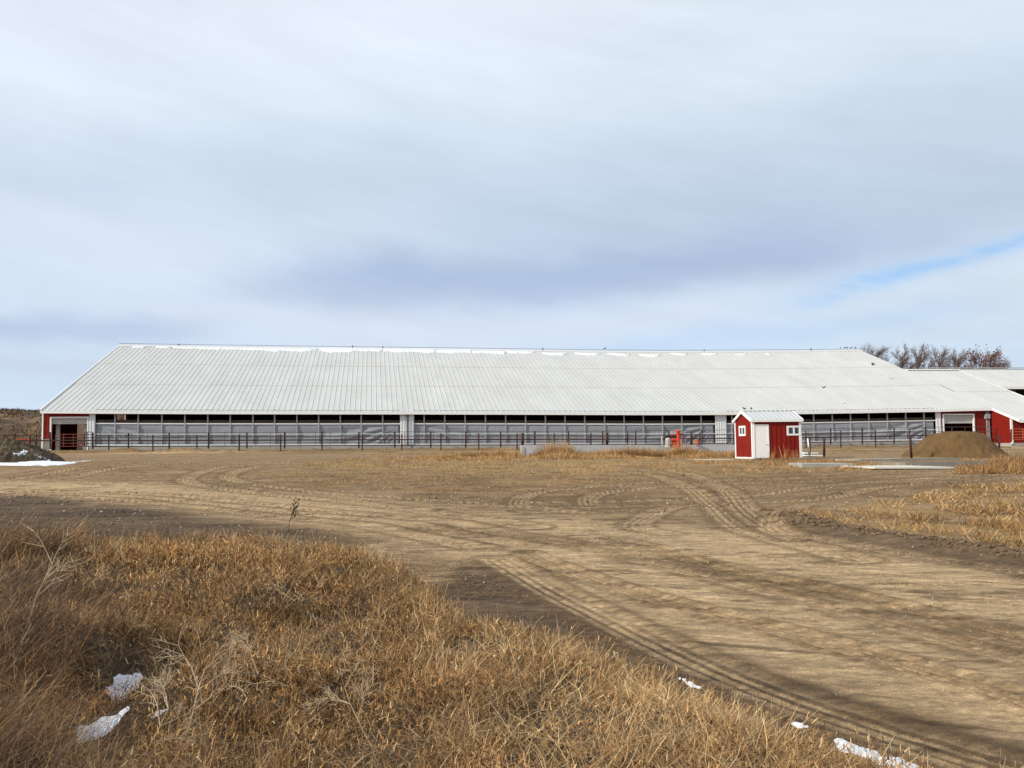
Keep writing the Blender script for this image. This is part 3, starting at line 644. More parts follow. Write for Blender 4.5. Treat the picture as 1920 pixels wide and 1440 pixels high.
# end walls ribbed along Y
def endwall(Xp, side, hole, name):
    mb = MB(); n = 8; ys = np.linspace(SY+.1, SY+sw-.1, n+1)
    zt = lambda y: zev+.40*(sw/2-abs(y-SY-sw/2))-.08
    for k in range(n):
        a, b = ys[k], ys[k+1]; w = b-a
        for p, q, pr in ((a, a+w*.4, 0), (a+w*.4, a+w*.6, .02), (a+w*.6, b, 0)):
            parts = [(zs, None)]
            if hole and p > hole[0]-.05 and q < hole[1]+.05: parts = [(zs, hole[2]), (hole[3], None)]
            x0_, x1_ = sorted((Xp+side*pr, Xp-side*.05))
            for z0, z1 in parts:
                A_ = zt(p) if z1 is None else z1; B_ = zt(q) if z1 is None else z1
                mb.hexa([(x0_, p, z0), (x1_, p, z0), (x1_, q, z0), (x0_, q, z0), (x0_, p, A_), (x1_, p, A_), (x1_, q, B_), (x0_, q, B_)])
    return sp_(mb, name, M['red'])
wy0, wy1 = atX(1398.5, 808, sx0)[1], atX(1386.5, 808, sx0)[1]; ez0, ez1 = atX(1392, 817.5, sx0)[2], atX(1392, 798.5, sx0)[2]
endwall(sx0, -1, (wy0, wy1, ez0, ez1), 'left_wall'); endwall(sx1, 1, None, 'right_wall')
mb = MB(); ribbed(mb, tx0, tx1, SY+sw, lambda x: zs, lambda x: zev-.06, .285, side=1, rh=.02); sp_(mb, 'rear_wall', M['red'])
for (x, y) in ((sx0, SY), (sx1, SY), (sx0, SY+sw), (sx1, SY+sw)):
    s1 = 1 if x == sx0 else -1; s2 = 1 if y == SY else -1; mb = MB()
    xa_, xb_ = sorted((x-s1*.035, x+s1*.13)); ya_, yb_ = sorted((y-s2*.035, y-s2*.003)); mb.box(xa_, xb_, ya_, yb_, zs, zev-.04)
    xa_, xb_ = sorted((x-s1*.035, x-s1*.003)); ya_, yb_ = sorted((y, y+s2*.11)); mb.box(xa_, xb_, ya_, yb_, zs, zev-.04); sp_(mb, 'corner_trim', M['trim'])
sp_(MB().box(sx0-.05, sx0-.003, SY-.04, SY+sw+.04, zs-.03, zs+.07).box(sx0-.05, dx0, SY-.06, SY-.02, zs-.03, zs+.04), 'base_trim', M['trim'])
mb = MB(); t_ = .05
mb.box(dx0-.06, dx0, SY-.06, SY+.03, zs, zdt2+.06); mb.box(dx1, dx1+.06, SY-.06, SY+.03, zs, zdt2+.06); mb.box(dx0, dx1, SY-.06, SY+.03, zdt2, zdt2+.06)
dr = sp_(MB().box(dx0+.005, dx1-.005, SY-.03, SY+.015, zs+.01, zdt2-.01), 'door', M['doorw']); sp_(mb, 'door_frame', M['trim'], dr)
mb = MB(); zk = atY(1436, 833.5, SY)[2]; mb.tube([(dx1-.09, SY-.03, zk), (dx1-.09, SY-.09, zk)], .025); mb.tube([(dx1-.09, SY-.09, zk), (dx1-.2, SY-.09, zk)], .015); sp_(mb, 'handle', M['post'], dr)
mb = MB(); wm_ = (wx0+wx1)/2
mb.box(wx0, wx1, SY-.05, SY+.02, wz0, wz0+ww); mb.box(wx0, wx1, SY-.05, SY+.02, wz1-ww, wz1); mb.box(wx0, wx0+ww, SY-.05, SY+.02, wz0+ww, wz1-ww); mb.box(wx1-ww, wx1, SY-.05, SY+.02, wz0+ww, wz1-ww); mb.box(wm_-.045, wm_+.045, SY-.048, SY+.018, wz0+ww, wz1-ww)
wi = sp_(MB().box(wx0+ww, wm_-.045, SY-.01, SY, wz0+ww, wz1-ww).box(wm_+.045, wx1-ww, SY-.01, SY, wz0+ww, wz1-ww), 'window', M['glass']); sp_(mb, 'window_frame', M['trim'], wi)
mb = MB(); e = sx0; wm_ = (wy0+wy1)/2; w3 = .12
mb.box(e-.05, e+.02, wy0, wy1, ez0, ez0+w3).box(e-.05, e+.02, wy0, wy1, ez1-w3, ez1).box(e-.05, e+.02, wy0, wy0+w3, ez0+w3, ez1-w3).box(e-.05, e+.02, wy1-w3, wy1, ez0+w3, ez1-w3).box(e-.048, e+.018, wm_-.05, wm_+.05, ez0+w3, ez1-w3)
wi = sp_(MB().box(e-.01, e, wy0+w3, wm_-.05, ez0+w3, ez1-w3).box(e-.01, e, wm_+.05, wy1-w3, ez0+w3, ez1-w3), 'window', M['glass']); sp_(mb, 'window_frame', M['trim'], wi)
fs = lambda X, Y: zev+.03+.40*(sw/2-abs(Y-SY-sw/2))
mb = MB(); ribroof(mb, sx0-.1, sx1+.1, SY-.14, SY+sw/2, fs, rib=.30, rh=.04, rw=.04); ribroof(mb, sx0-.1, sx1+.1, SY+sw/2, SY+sw+.14, fs, rib=.30, rh=.04, rw=.04)
M['sroof'] = mat('shed_roof_metal', (.52, .535, .55), .45, 0, .06, 1); sp_(mb, 'roof', M['sroof'])
mb = MB(); ym = SY+sw/2; mb.beam((sx0-.12, ym, fs(0, ym)+.03), (sx1+.12, ym, fs(0, ym)+.03), .22, .05); sp_(mb, 'ridge_cap', M['trim'])
mb = MB(); mb.box(sx0-.12, sx1+.12, SY-.17, SY-.145, zev-.16, zev-.01); mb.box(sx0-.12, sx1+.12, SY+sw+.145, SY+sw+.17, zev-.16, zev-.01)
for X in (sx0-.12, sx1+.12):
    mb.beam((X, SY-.14, fs(0, SY-.14)-.06), (X, ym, fs(0, ym)-.06), .04, .17); mb.beam((X, ym, fs(0, ym)-.06), (X, SY+sw+.14, fs(0, SY-.14)-.06), .04, .17)
sp_(mb, 'fascia', M['trim'])
o = MB().box(sx0-.25, sx1+.6, SY-.35, SY+sw+.4, zs-.35, zs-.03).build('shed_slab', M['concd']); tag(o, 'low concrete pad under the small red shed', 'slab')
# ------------------------------------------------------------------ concrete retaining wall of the pit
WY = 70.; wx_a = atY(977, 840, WY)[0]; wx_b = atY(1470, 840, WY)[0]
zt0 = atY(1000, 834.2, WY)[2]; zt1 = atY(1370, 835.2, WY)[2]
mb = MB(); 
mb.hexa([(wx_a, WY, -1.5), (wx_b, WY, -1.5), (wx_b, WY+.3, -1.5), (wx_a, WY+.3, -1.5), (wx_a, WY, zt0), (wx_b, WY, zt1), (wx_b, WY+.3, zt1), (wx_a, WY+.3, zt0)])
tag(mb.build('retaining_wall', M['concw']), 'pale grey concrete retaining wall behind the golden weeds', 'wall')
o = MB().tube([atY(978.5, 852, WY-.1), atY(978.5, 835, WY-.1)], .03).build('wall_stake', M['weed']); tag(o, 'thin pale stake at the left end of the concrete wall', 'stake')
# ------------------------------------------------------------------ fences
def fence_thing(name, label, cat, loc): o = empty(name, loc); tag(o, label, cat); return o
def part(mb, name, m, par):
    o = mb.build(name, m); o.parent = par; o.matrix_parent_inverse = Matrix.Translation(par.location).inverted(); return o
YA = D-1.4; A_px = [174, 240.8, 317.3, 390.8, 463, 533.7, 603.7, 672.7, 740.3, 807.7, 873.2, 938.7, 1003, 1066, 1130, 1192, 1254, 1316, 1376, 1437, 1498, 1557.5, 1617, 1676.5, 1735, 1785, 1834, 1896]
fa = fence_thing('pipe_fence', 'tall dark pipe fence with thin rails right against the barn kerb', 'fence', (20, YA, 0))
base_py = lambda x: float(np.interp(x, [170, 300, 600, 900, 1180, 1500, 1740, 1900], [838, 837.5, 836.2, 835, 834.2, 830.5, 827, 826]))
for x in A_px:
    b = atY(x, base_py(x)+2.5, YA); t = atY(x, base_py(x)-26.5, YA); part(MB().tube([(b[0], YA, b[2]-.1), (t[0], YA, t[2])], .085, 8), 'post', M['pipe'], fa)
rails = [(26, .018), (17.5, .022), (6.5, .022), (.8, .05)]
for up, r in rails:
    mb = MB(); pts = [atY(x, base_py(x)-up, YA-.08) for x in A_px]; mb.tube(pts, r+.012, 6); part(mb, 'rail', M['wire'] if r < .05 else M['pipe'], fa)
x = 188.
while x < 1890:
    b = atY(x, base_py(x), YA+.05); t = atY(x, base_py(x)-26, YA+.05); part(MB().tube([b, t], .022, 5), 'stay', M['wire'], fa); x += np.interp(x, [200, 1000, 1800], [29.5, 26.5, 24])
YB = D-4.2; B_px = [204, 286.7, 369.2, 448.3, 526.2, 603.7, 679.2, 753.3, 826.7, 897.7, 969.5, 1039, 1108, 1176.5, 1245, 1312, 1379, 1445, 1511, 1576.3, 1641.5, 1705.6]
fb = fence_thing('pipe_fence', 'outer rusty pipe fence with one heavy middle rail along the yard side', 'fence', (20, YB, 0))
bpB = lambda x: float(np.interp(x, [80, 200, 600, 900, 1180, 1500, 1740, 1830], [843, 842.3, 840.6, 839.5, 838.8, 835.5, 831, 829]))
midB = lambda x: float(np.interp(x, [-20, 100, 300, 600, 870, 1180, 1510, 1690, 1740], [826.5, 826, 826, 824.8, 824, 823.5, 820.6, 817.5, 816.5]))
for x in B_px:
    b = atY(x, bpB(x)+1, YB); t = atY(x, bpB(x)-26.8, YB); part(MB().tube([(b[0], YB, min(b[2], gz(b[0], YB))-.15), (t[0], YB, t[2])], .075, 8), 'post', M['pipe'], fb)
part(MB().tube([atY(x, midB(x), YB-.1) for x in np.linspace(-25, 1740, 24)], .07, 8), 'rail', M['pipe'], fb)
part(MB().tube([atY(x, midB(x)-6.5, YB-.1) for x in np.linspace(170, 1740, 24)], .03, 6), 'rail', M['wire'], fb)
# gates and pens at the left end
def gate(name, label, x0, x1, Y, rows, vs, m, r=.035, cat='gate', posts=(), pm='pipe'):
    gt = fence_thing(name, label, cat, tuple(atY((x0+x1)/2, 842, Y)))
    for py in rows: part(MB().tube([atY(x0, py, Y), atY(x1, py, Y)], r, 6), 'rail', m, gt)
    for vx in vs: part(MB().tube([atY(vx, rows[0], Y-.02), atY(vx, rows[-1], Y-.02)], r*1.1, 6), 'upright', m, gt)
    for vx, yt, yb in posts: part(MB().tube([atY(vx, yb, Y+.02), atY(vx, yt, Y+.02)], .085, 8), 'post', M[pm], gt)
    return gt
gate('pipe_gate', 'long rusty red pipe gate across the left barn door', 104.5, 157.5, D-2.2, [814.5, 820.5, 825.5, 831.5, 837], [104.5, 119.5, 138, 157], M['gate'], .045, posts=[(94, 810, 842.5)])
gate('pipe_gate', 'short dark pipe gate between barn door and white ribbed panel', 158.5, 173, D-1.9, [810, 815, 820.5, 825.5, 831.5, 837], [158.5, 163.5, 173], M['pipe'], .04)
gate('pen_fence', 'rusty pen fence panels running off the left edge beside the barn', -30, 82, D+1.5, [816, 824.5, 838], [-20, 13, 68], M['pipe'], .05, cat='fence', posts=[(-18, 814, 842), (28, 813, 842), (56, 814.5, 842.5), (80.5, 813, 842.5)])
gate('pen_gate', 'bright orange-red gate panel in the far left pen fence', 29, 54.5, D+1.0, [823.5, 831, 838], [40, 53.5], M['gateo'], .06)
gate('corral_gate', 'bright orange-red corral gate at the right edge in front of the wing', 1899, 1990, YW-1.6, [804.5, 809.5, 814.5, 820.5, 824], [1899.5, 1918, 1950, 1989], M['gateo'], .05, posts=[(1896, 804.5, 829)])
# separate heavy posts in the yard
def ypost(name, label, x, yt, yb, Y, r=.085, m='pipe', cat='post', group=None, top=None):
    b = atY(x, yb, Y); t = atY(x if top is None else top, yt, Y)
    o = MB().tube([Vector(b)-Vector(tuple(b)), Vector(t)-Vector(tuple(b))], r, 10).build(name, M[m], None, True); o.location = tuple(b); tag(o, label, cat, group); return o
G = 'steel posts standing in the yard'
ypost('steel_post', 'dark steel post above the left end of the concrete wall', 979.8, 812, 835, WY+.6, .11, group=G)
ypost('steel_post', 'dark steel post above the middle of the concrete wall', 1138, 812, 835, WY+.6, .11, group=G)
ypost('steel_post', 'dark steel post just right of the red pump', 1296.3, 812.5, 836, WY+.6, .1, group=G)
ypost('steel_post', 'dark steel post nearest the right side of the small red shed', 1517.6, 819, 856, 63.5, .09, group=G)
ypost('steel_post', 'dark steel post second to the right of the small red shed', 1545.2, 821.5, 857, 61, .085, group=G)
ypost('steel_post', 'leaning rusty post at the left foot of the sand pile', 1709, 817, 859, 55.6, .08, group=G, top=1706.5)
ypost('steel_post', 'rusty post at the right foot of the sand pile', 1873.5, 814.5, 844, 93, .12, group=G)
ypost('white_pipe', 'leaning white pipe beside the right corner of the small red shed', 1518.5, 822, 857.5, 59, .045, 'trim', 'pipe', top=1514.5)
ypost('marker_pole', 'thin silver pole in front of the concrete wall left of the pump', 1243.8, 818, 852, WY-.5, .035, 'motor', 'pole', top=1240.3)
P = atY(1307, 834, WY+.5)
mb = MB(); mb.tube([(0, 0, 0), (0, 0, .08), (0, 0, .36)], [.15, .16, .17], 14); mb.tube([(0, 0, .36), (0, 0, .40)], [.185, .185], 14)
o = mb.build('bucket', M['gateo'], None, True); o.location = tuple(P); tag(o, 'small orange-red bucket standing behind the wall right of the pump', 'bucket')
# ------------------------------------------------------------------ red pump
PY = WY-.9; S = F/ (atY(1271, 830, PY)@FW)      # px per metre there
pp = atY(1271, 855, PY); pump = empty('pump', (pp[0], PY, gz(pp[0], PY))); tag(pump, 'bright red manure pump with upright pipe and grey motor before the wall', 'pump')
q = lambda x, y, dy=0: tuple(atY(x, y, PY+dy))
mb = MB(); mb.tube([q(1271, 862), q(1271.3, 830), q(1271.6, 808)], [.19, .15, .145], 16); part(mb, 'standpipe', M['pumpred'], pump)
mb = MB(); mb.tube([q(1271.6, 809.5), q(1271.6, 807)], .25, 18); mb.tube([q(1271.5, 814), q(1271.5, 812.8)], .2, 18); part(mb, 'flange', M['pumpred'], pump)
mb = MB(); mb.tube([q(1252, 838), q(1252.2, 829), q(1252.4, 823), q(1252.4, 820.8)], [.19, .2, .19, .1], 16)
for k in range(10):
    a = k*math.pi/5; c = Vector(q(1252, 835)); t = Vector(q(1252.2, 825)); off = Vector((math.cos(a)*.21, math.sin(a)*.21, 0)); mb.beam(c+off, t+off, .02)
mb.tube([q(1252, 838.3), q(1252, 836.8)], .24, 16); part(mb, 'motor', M['motor'], pump)
mb = MB(); mb.beam(q(1248.5, 819, .1), q(1268, 818.6, .1), .34, .16); mb.tube([q(1254.5, 819), q(1254.5, 811)], .045, 8); part(mb, 'belt_guard', M['black'], pump)
mb = MB(); mb.beam(q(1257, 816.2), q(1265, 815.6), .22, .08); mb.tube([q(1256, 827), q(1262, 824.5), q(1269, 826)], [.13, .16, .14], 12); mb.tube([q(1257, 835), q(1264, 831), q(1270, 833)], [.1, .13, .1], 10)
mb.beam(q(1258, 838), q(1270, 838), .16, .14); mb.beam(q(1261, 822), q(1261, 838), .1, .1); part(mb, 'pump_body', M['pumpred'], pump)
mb = MB(); mb.tube([q(1275, 813.6), q(1280.5, 813.6)], .04, 8); mb.tube([q(1279, 813.5), q(1279.3, 826), q(1280, 836)], .035, 8); mb.tube([q(1275, 822), q(1279, 822)], .05, 8); mb.tube([q(1277, 813.8), q(1277, 812.2)], .1, 10); part(mb, 'side_pipe', M['pumpred'], pump)
# ------------------------------------------------------------------ slabs and boards
def slab(name, label, x0, x1, pyf, pyb, Y, th, m, cat='slab', tilt=0):
    f0 = atY(x0, pyf, Y); f1 = atY(x1, pyf+tilt, Y); d0 = ray(x0, pyb); t = f0[2]/d0[2]; Yb = max(Y+.5, d0[1]*t); Yb = min(Yb, Y+7)
    zt = f0[2]; z1 = f1[2]
    mb = MB(); mb.hexa([(f0[0], Y, zt-th), (f1[0], Y, z1-th), (f1[0]+.3, Yb, z1-th), (f0[0]+.3, Yb, zt-th), (f0[0], Y, zt), (f1[0], Y, z1), (f1[0]+.3, Yb, z1), (f0[0]+.3, Yb, zt)])
    o = mb.build(name, m); bv = o.modifiers.new('edge', 'BEVEL'); bv.width = .015; tag(o, label, cat); return o
slab('concrete_slab', 'cream coloured concrete slab lying with its edge raised off the ground', 1640, 1789, 875.5, 869, 42.6, .10, M['slab'])
o = MB().box(atY(1652, 878, 42.7)[0], atY(1660, 878, 42.7)[0], 42.75, 43.1, -1.7, atY(1640, 875.5, 42.6)[2]-.103).build('slab_block', M['slab']); tag(o, 'small block propping the left end of the cream slab', 'block')
slab('concrete_strip', 'long low concrete strip right of the small red shed', 1503, 1600, 869, 867.3, 46.2, .3, M['conc'])
slab('concrete_plank', 'pale plank lying on the ground left of the small red shed', 1306, 1378, 861.2, 858.4, 55.2, .12, M['slab'])
slab('concrete_beam', 'upper white board stacked behind the right corner of the shed', 1507, 1535, 848.6, 846.5, 64, .08, M['trim'], 'board')
slab('concrete_beam', 'lower white board stacked behind the right corner of the shed', 1509, 1543, 853.5, 851.5, 62, .08, M['trim'], 'board')
o = MB().box(atY(1509, 850, 64)[0], atY(1516, 850, 64)[0], 64.1, 64.6, gz(29, 64)-.1, atY(1509, 849.3, 64)[2]-.05).build('board_block', M['concd']); tag(o, 'dark block under the stacked white boards beside the shed', 'block')
# sunken trough wall with broken grey face, right
a0 = atY(1704, 860, 47)[0]; a1 = atY(1850, 860, 47)[0]; z1_ = atY(1750, 866, 47)[2]
mb = MB(); mb.box(a0, a1, 47, 47.25, -2, z1_); mb.box(a0, a1+2, 52.0, 52.25, -2, atY(1750, 859, 52)[2]); mb.box(a0-.25, a0-.002, 47, 52.25, -2, z1_-.02)
tag(mb.build('trough', M['concd']), 'weathered grey concrete trough at the foot of the sand pile', 'trough')
mb = MB(); mb.box(atY(1570, 860, 53)[0], atY(1690, 860, 53)[0], 53, 53.25, -1.5, atY(1660, 859.5, 53)[2]); tag(mb.build('concrete_kerb', M['slab']), 'short pale concrete kerb left of the sand pile', 'kerb')
# ------------------------------------------------------------------ piles
def pile(name, cx, cy, rx, ry, hf, m, colf, label, cat, n=120):
    u = np.linspace(-1.15, 1.15, n); U, Vv = np.meshgrid(u, u, indexing='ij'); X = cx+U*rx; Y = cy+Vv*ry
    H = hf(X, Y); Z = height(X.ravel(), Y.ravel(), False).reshape(X.shape)+H
    o = npmesh(name, np.stack([X-cx, Y-cy, Z-gz(cx, cy)], -1).reshape(-1, 3), gridq(n, n), m, colf(X.ravel(), Y.ravel()), True); o.location = (cx, cy, gz(cx, cy)); tag(o, label, cat); return o
sc_ = atY(1791, 850, 58); scx = sc_[0]; Rs = (atY(1875, 850, 58)[0]-atY(1707, 850, 58)[0])/2; Hs = atY(1791, 809, 58)[2]-gz(scx, 58)
def hs(X, Y):
    d = np.hypot((X-scx), (Y-58)); d = d+ (fbm(X*.9, Y*.9, 12, 3)-.5)*.5; fl = Hs-.02+(fbm(X*1.3, Y*1.3, 14)-.5)*.12
    z = (Rs+.1-d)*Hs/(Rs*.60); z = np.minimum(z, fl-.3*np.exp(-(z-fl)**2/.1)*.3)
    return np.where(z > -.6, z, -.6)-.02+(fbm(X*2.5, Y*2.5, 15, 5, .65)-.5)*.26
pile('sand_pile', scx, 58, Rs, Rs, hs, M['sand'], lambda X, Y: np.array([.135, .080, .034])*(.65+.7*fbm(X*1.6, Y*1.6, 19, 5, .65))[:, None], 'big flat-topped heap of brown sand in front of the red barn end', 'sand pile', 150)
hc = gpx(5, 866); hcx, hcy = hc[0]-1.2, hc[1]+1.7
HH = atY(-10, 828, hcy)[2]-gz(hcx, hcy)
def hh(X, Y):
    d = np.hypot((X-hcx)/4.4, (Y-hcy)/2.9); b = np.clip(1.0-d, -.3, 1)
    z = HH*1.25*np.minimum(b, .8)*np.where(b > 0, 1, 1)+ (1-np.abs(2*fbm(X*1.6, Y*1.6, 33, 5, .6)-1))*.4+(fbm(X*4, Y*4, 34, 4, .65)-.5)*.5*sm(-.05, .25, b) - .35*sm(.12, -.1, b) -.12
    return z
heap_col = lambda X, Y: np.array([.085, .064, .042])*(1+0*X)[:, None]*(.35+1.2*fbm(X*2.2, Y*2.2, 29, 4))[:, None]+np.array([.10, .075, .04])*sm(.45, .6, fbm(X*.5, Y*.5, 37))[:, None]*sm(hcx+1.8, hcx-.5, X)[:, None]
pile('soil_heap', hcx, hcy, 4.9, 3.4, hh, M['heap'], heap_col, 'cloddy dark soil heap streaked with snow at the left edge', 'soil heap', 220)
# ------------------------------------------------------------------ snow
def drape(name, label, polys, res, th, zf, nz=.3, nf=1.5, thr=0, kind='stuff', inset=0):
    Vs = []; Qs = []; nb = 0
    for P in polys:
        P = np.array(P); lo = P.min(0)-.3; hi = P.max(0)+.3
        xs = np.arange(lo[0], hi[0], res); ys = np.arange(lo[1], hi[1], res); X, Y = np.meshgrid(xs, ys, indexing='ij')
        sd = sdpoly(X, Y, P)+(fbm(X*nf, Y*nf, 77, 4, .6)-.5)*nz*2
        H = np.clip(-sd/.12, -1, 1); Z = zf(X.ravel(), Y.ravel()).reshape(X.shape)+th*H-.004
        q = gridq(len(xs), len(ys)); ok = (H.ravel()[q] > -.95).any(1); q = q[ok]
        use = np.unique(q); mp_ = -np.ones(X.size, int); mp_[use] = np.arange(len(use)); Vs.append(np.stack([X, Y, Z], -1).reshape(-1, 3)[use]); Qs.append(mp_[q]+nb); nb += len(use)
    o = npmesh(name, np.vstack(Vs), np.vstack(Qs), M['snow'], None, True); tag(o, label, 'snow', kind=kind); return o
hz = lambda X, Y: height(X, Y, False)+np.maximum(0, np.maximum(hh(X, Y), -5))
def wpoly(pts, fn): return [tuple(gpx(x, y, fn)[:2]) for x, y in pts]
heap_snow = [[(-30, 869), (0, 868.5), (28, 869), (60, 869.5), (110, 872.5), (160, 865), (172, 863), (130, 868), (90, 871.5), (60, 873.5), (-30, 872.5)],
             [(60, 871), (85, 874), (120, 871.5), (145, 867.5), (115, 866.5), (92, 861.5), (70, 863), (50, 866), (30, 869)],
             [(24, 848.5), (31, 852.5), (36, 853), (44, 850), (51, 846.5), (44, 846), (37, 850.5)], [(64, 853), (72, 858.5), (86, 861.5), (82, 857), (72, 853)]]
drape('heap_snow', 'thin leftover snow on and around the dark soil heap', [wpoly(p, hz) for p in heap_snow], .07, .05, hz, .16, 1.2)
hf_ = lambda X, Y: height(X, Y)
bs = [[(203, 1300), (222, 1262), (262, 1262), (282, 1270), (240, 1292), (236, 1318), (215, 1325)], [(275, 1292), (300, 1276), (298, 1290), (270, 1304)], [(140, 1388), (148, 1358), (190, 1345), (240, 1325), (235, 1350), (190, 1392)], [(185, 1160), (197, 1150), (199, 1158), (180, 1172)], [(228, 1120), (243, 1117), (240, 1124)],
      [(300, 1330), (330, 1325), (290, 1345)], [(1148, 1222), (1162, 1224), (1150, 1228)], [(1206, 1242), (1220, 1246), (1210, 1249)], [(1255, 1262), (1270, 1262), (1290, 1272), (1318, 1290), (1305, 1292), (1270, 1276)], [(1462, 1345), (1485, 1346), (1512, 1362), (1495, 1366)],
      [(1555, 1385), (1575, 1380), (1610, 1398), (1650, 1412), (1690, 1420), (1740, 1436), (1735, 1450), (1680, 1446), (1620, 1425), (1580, 1408)]]
BSP = [np.array(wpoly(p, hf_)) for p in bs]
drape('ground_snow', 'leftover snow patches lying among the dry foreground weeds', BSP, .012, .03, hf_, .08, 7)
# snow along the ridge of the barn roof
rs_px = [(245, 262), (290, 318), (322, 1040)]
xs_c = [(float(onroof(a, 655)[0]), float(onroof(b, 655)[0])) for a, b in [(242, 268), (288, 318), (318, 600), (596, 720), (716, 820), (812, 885), (880, 945), (945, 1000), (1010, 1058), (1070, 1118), (1130, 1170), (1186, 1224), (1245, 1276), (1302, 1332), (1362, 1386), (1418, 1428)]]
Vs = []; Qs = []; nb = 0
for i, (a, b) in enumerate(xs_c):
    wmax = [.8, .7, 2.5, 2.7, 2.6, 2.5, 2.3, 2.3, 2.2, 2.2, 1.9, 1.9, 1.4, 1.2, 1.0, .7][i]
    X = np.linspace(a, b, max(8, int((b-a)/.12))); t = (X-a)/(b-a); fade = np.minimum(1, np.minimum(t, 1-t)*(3 if i > 6 else 14))
    w = wmax*np.sqrt(np.clip(fade, 0, 1))*(.25+.8*fbm(X*.5, 0*X, 4, 4, .6)) ; top = YR-.45-(0.35+1.2*(i > 7))*(.4+.6*vn(X*.3, 0*X, 9))*(0 if i in (3, 4, 5) else 1)
    if i == 2: w = w*np.interp(X, [a, a+8, a+16], [.35, .7, 1])
    zr = np.array([rz(x, 0) for x in X])
    for k, (fr, dz) in enumerate([(0, .005), (.06, .11), (.94, .11), (1, .005)]):
        Yk = top-w*fr; Vs.append(np.stack([X, Yk, zr+PITCH*Yk+dz], -1))
    n = len(X); q = gridq(4, n)[:, ::-1]; Qs.append(q+nb); nb += 4*n
tag(npmesh('roof_snow', np.vstack(Vs), np.vstack(Qs), M['snow'], None, False), 'band of melting snow just under the barn roof ridge', 'snow', kind='stuff')
# ------------------------------------------------------------------ birds
def bird(P, label, fly=False, s=.17, rz_=0):
    m = MB()
    m.tube([(-s*1.7, 0, -s*.1), (-s*.9, 0, 0), (0, 0, s*.1), (s*.7, 0, s*.35), (s*1.0, 0, s*.75), (s*1.3, 0, s*.8), (s*1.7, 0, s*.72)], [s*.08, s*.3, s*.55, s*.45, s*.26, s*.24, s*.03], 8)
    if fly:
        for sd in (-1, 1): m.add([(s*.5, sd*s*.3, s*.3), (-s*.5, sd*s*.3, s*.25), (-s*.7, sd*s*2.2, s*1.5), (s*.1, sd*s*2.4, s*1.6), (s*.5, sd*s*.3, s*.22), (-s*.5, sd*s*.3, s*.17), (-s*.7, sd*s*2.2, s*1.45), (s*.1, sd*s*2.4, s*1.55)], [(0, 1, 2, 3), (7, 6, 5, 4), (0, 3, 7, 4), (1, 5, 6, 2), (2, 6, 7, 3), (0, 4, 5, 1)])
    else:
        m.tube([(0, s*.15, -s*.3), (0, s*.15, -s*.85)], s*.06, 4); m.tube([(0, -s*.15, -s*.3), (0, -s*.15, -s*.85)], s*.06, 4)
    o = m.build('bird', M['bird'], None, True); o.location = P; o.rotation_euler.z = rz_; tag(o, label, 'bird', 'birds around the barn roof'); return o
for i, (px, lab) in enumerate([(1134, 'dark bird perched alone on the middle of the barn ridge'), (1576, 'leftmost dark bird of the flock perched at the right end of the ridge'), (1585, 'second dark bird from the left in the flock on the ridge'), (1589.5, 'third dark bird from the left in the flock on the ridge'), (1596, 'fourth dark bird from the left in the flock on the ridge'), (1604, 'rightmost dark bird perched at the right end of the ridge')]):
    P = atY(px, 655, YR-.3); z = rz(P[0], YR)+.28+.05+.85*.16; bird((P[0], YR-.3, z), lab, False, .16, i*1.3)
P = onroof(1637, 684); bird((P[0]*.93, P[1]*.93, P[2]*.93), 'dark bird flying up over the right part of the barn roof', True, .19, 2.2)
P = onroof(1545, 727); bird((P[0]*.93, P[1]*.93, P[2]*.93), 'dark bird gliding low over the middle of the right roof', True, .15, .3)
bird((sx0+.55, ym, fs(0, ym)+.055+.09), 'small dark bird sitting on the red shed ridge, right one', False, .10, 1.0); bird((sx0+.1, ym, fs(0, ym)+.055+.09), 'small dark bird sitting on the red shed ridge at its left end', False, .10, 2.0)
# ------------------------------------------------------------------ hill behind the left end
def hillz(X, Y):
    cr = np.interp(X, [-260, -120, -62, -54, -46, -38, -20, 5, 40], [10, 9.4, 7.6, 7.6, 8.0, 7.4, 4.4, 2.6, .2])
    z = cr*sm(141, 178, Y+ (fbm(X*.05, Y*.05, 3)-.5)*14)*sm(330, 240, Y) + (fbm(X*.25, Y*.25, 9, 5, .6)-.5)*.7*sm(141, 150, Y)
    return z-.15+.4*sm(136, 140, Y)-.2
xs = np.concatenate([np.linspace(-260, -80, 60, endpoint=False), np.linspace(-80, -20, 170, endpoint=False), np.linspace(-20, 60, 30)]); ys = np.concatenate([np.linspace(137, 185, 150, endpoint=False), np.linspace(185, 340, 30)])
X, Y = np.meshgrid(xs, ys, indexing='ij'); Z = hillz(X, Y)
hc_ = np.array([.105, .072, .048])*(.5+1.0*fbm(X*.5, Y*.35, 5, 5, .65))[..., None]; hc_ += np.array([.13, .075, .025])*(sm(.55, .75, fbm(X*.3, Y*.3, 8, 4))*.5+sm(148, 139, Y)*.7+sm(172, 178, Y)*.3)[..., None]
tag(npmesh('hill', np.stack([X, Y, Z], -1).reshape(-1, 3), gridq(len(xs), len(ys))[:, ::-1], M['heap'], hc_.reshape(-1, 3), True), kind='structure')
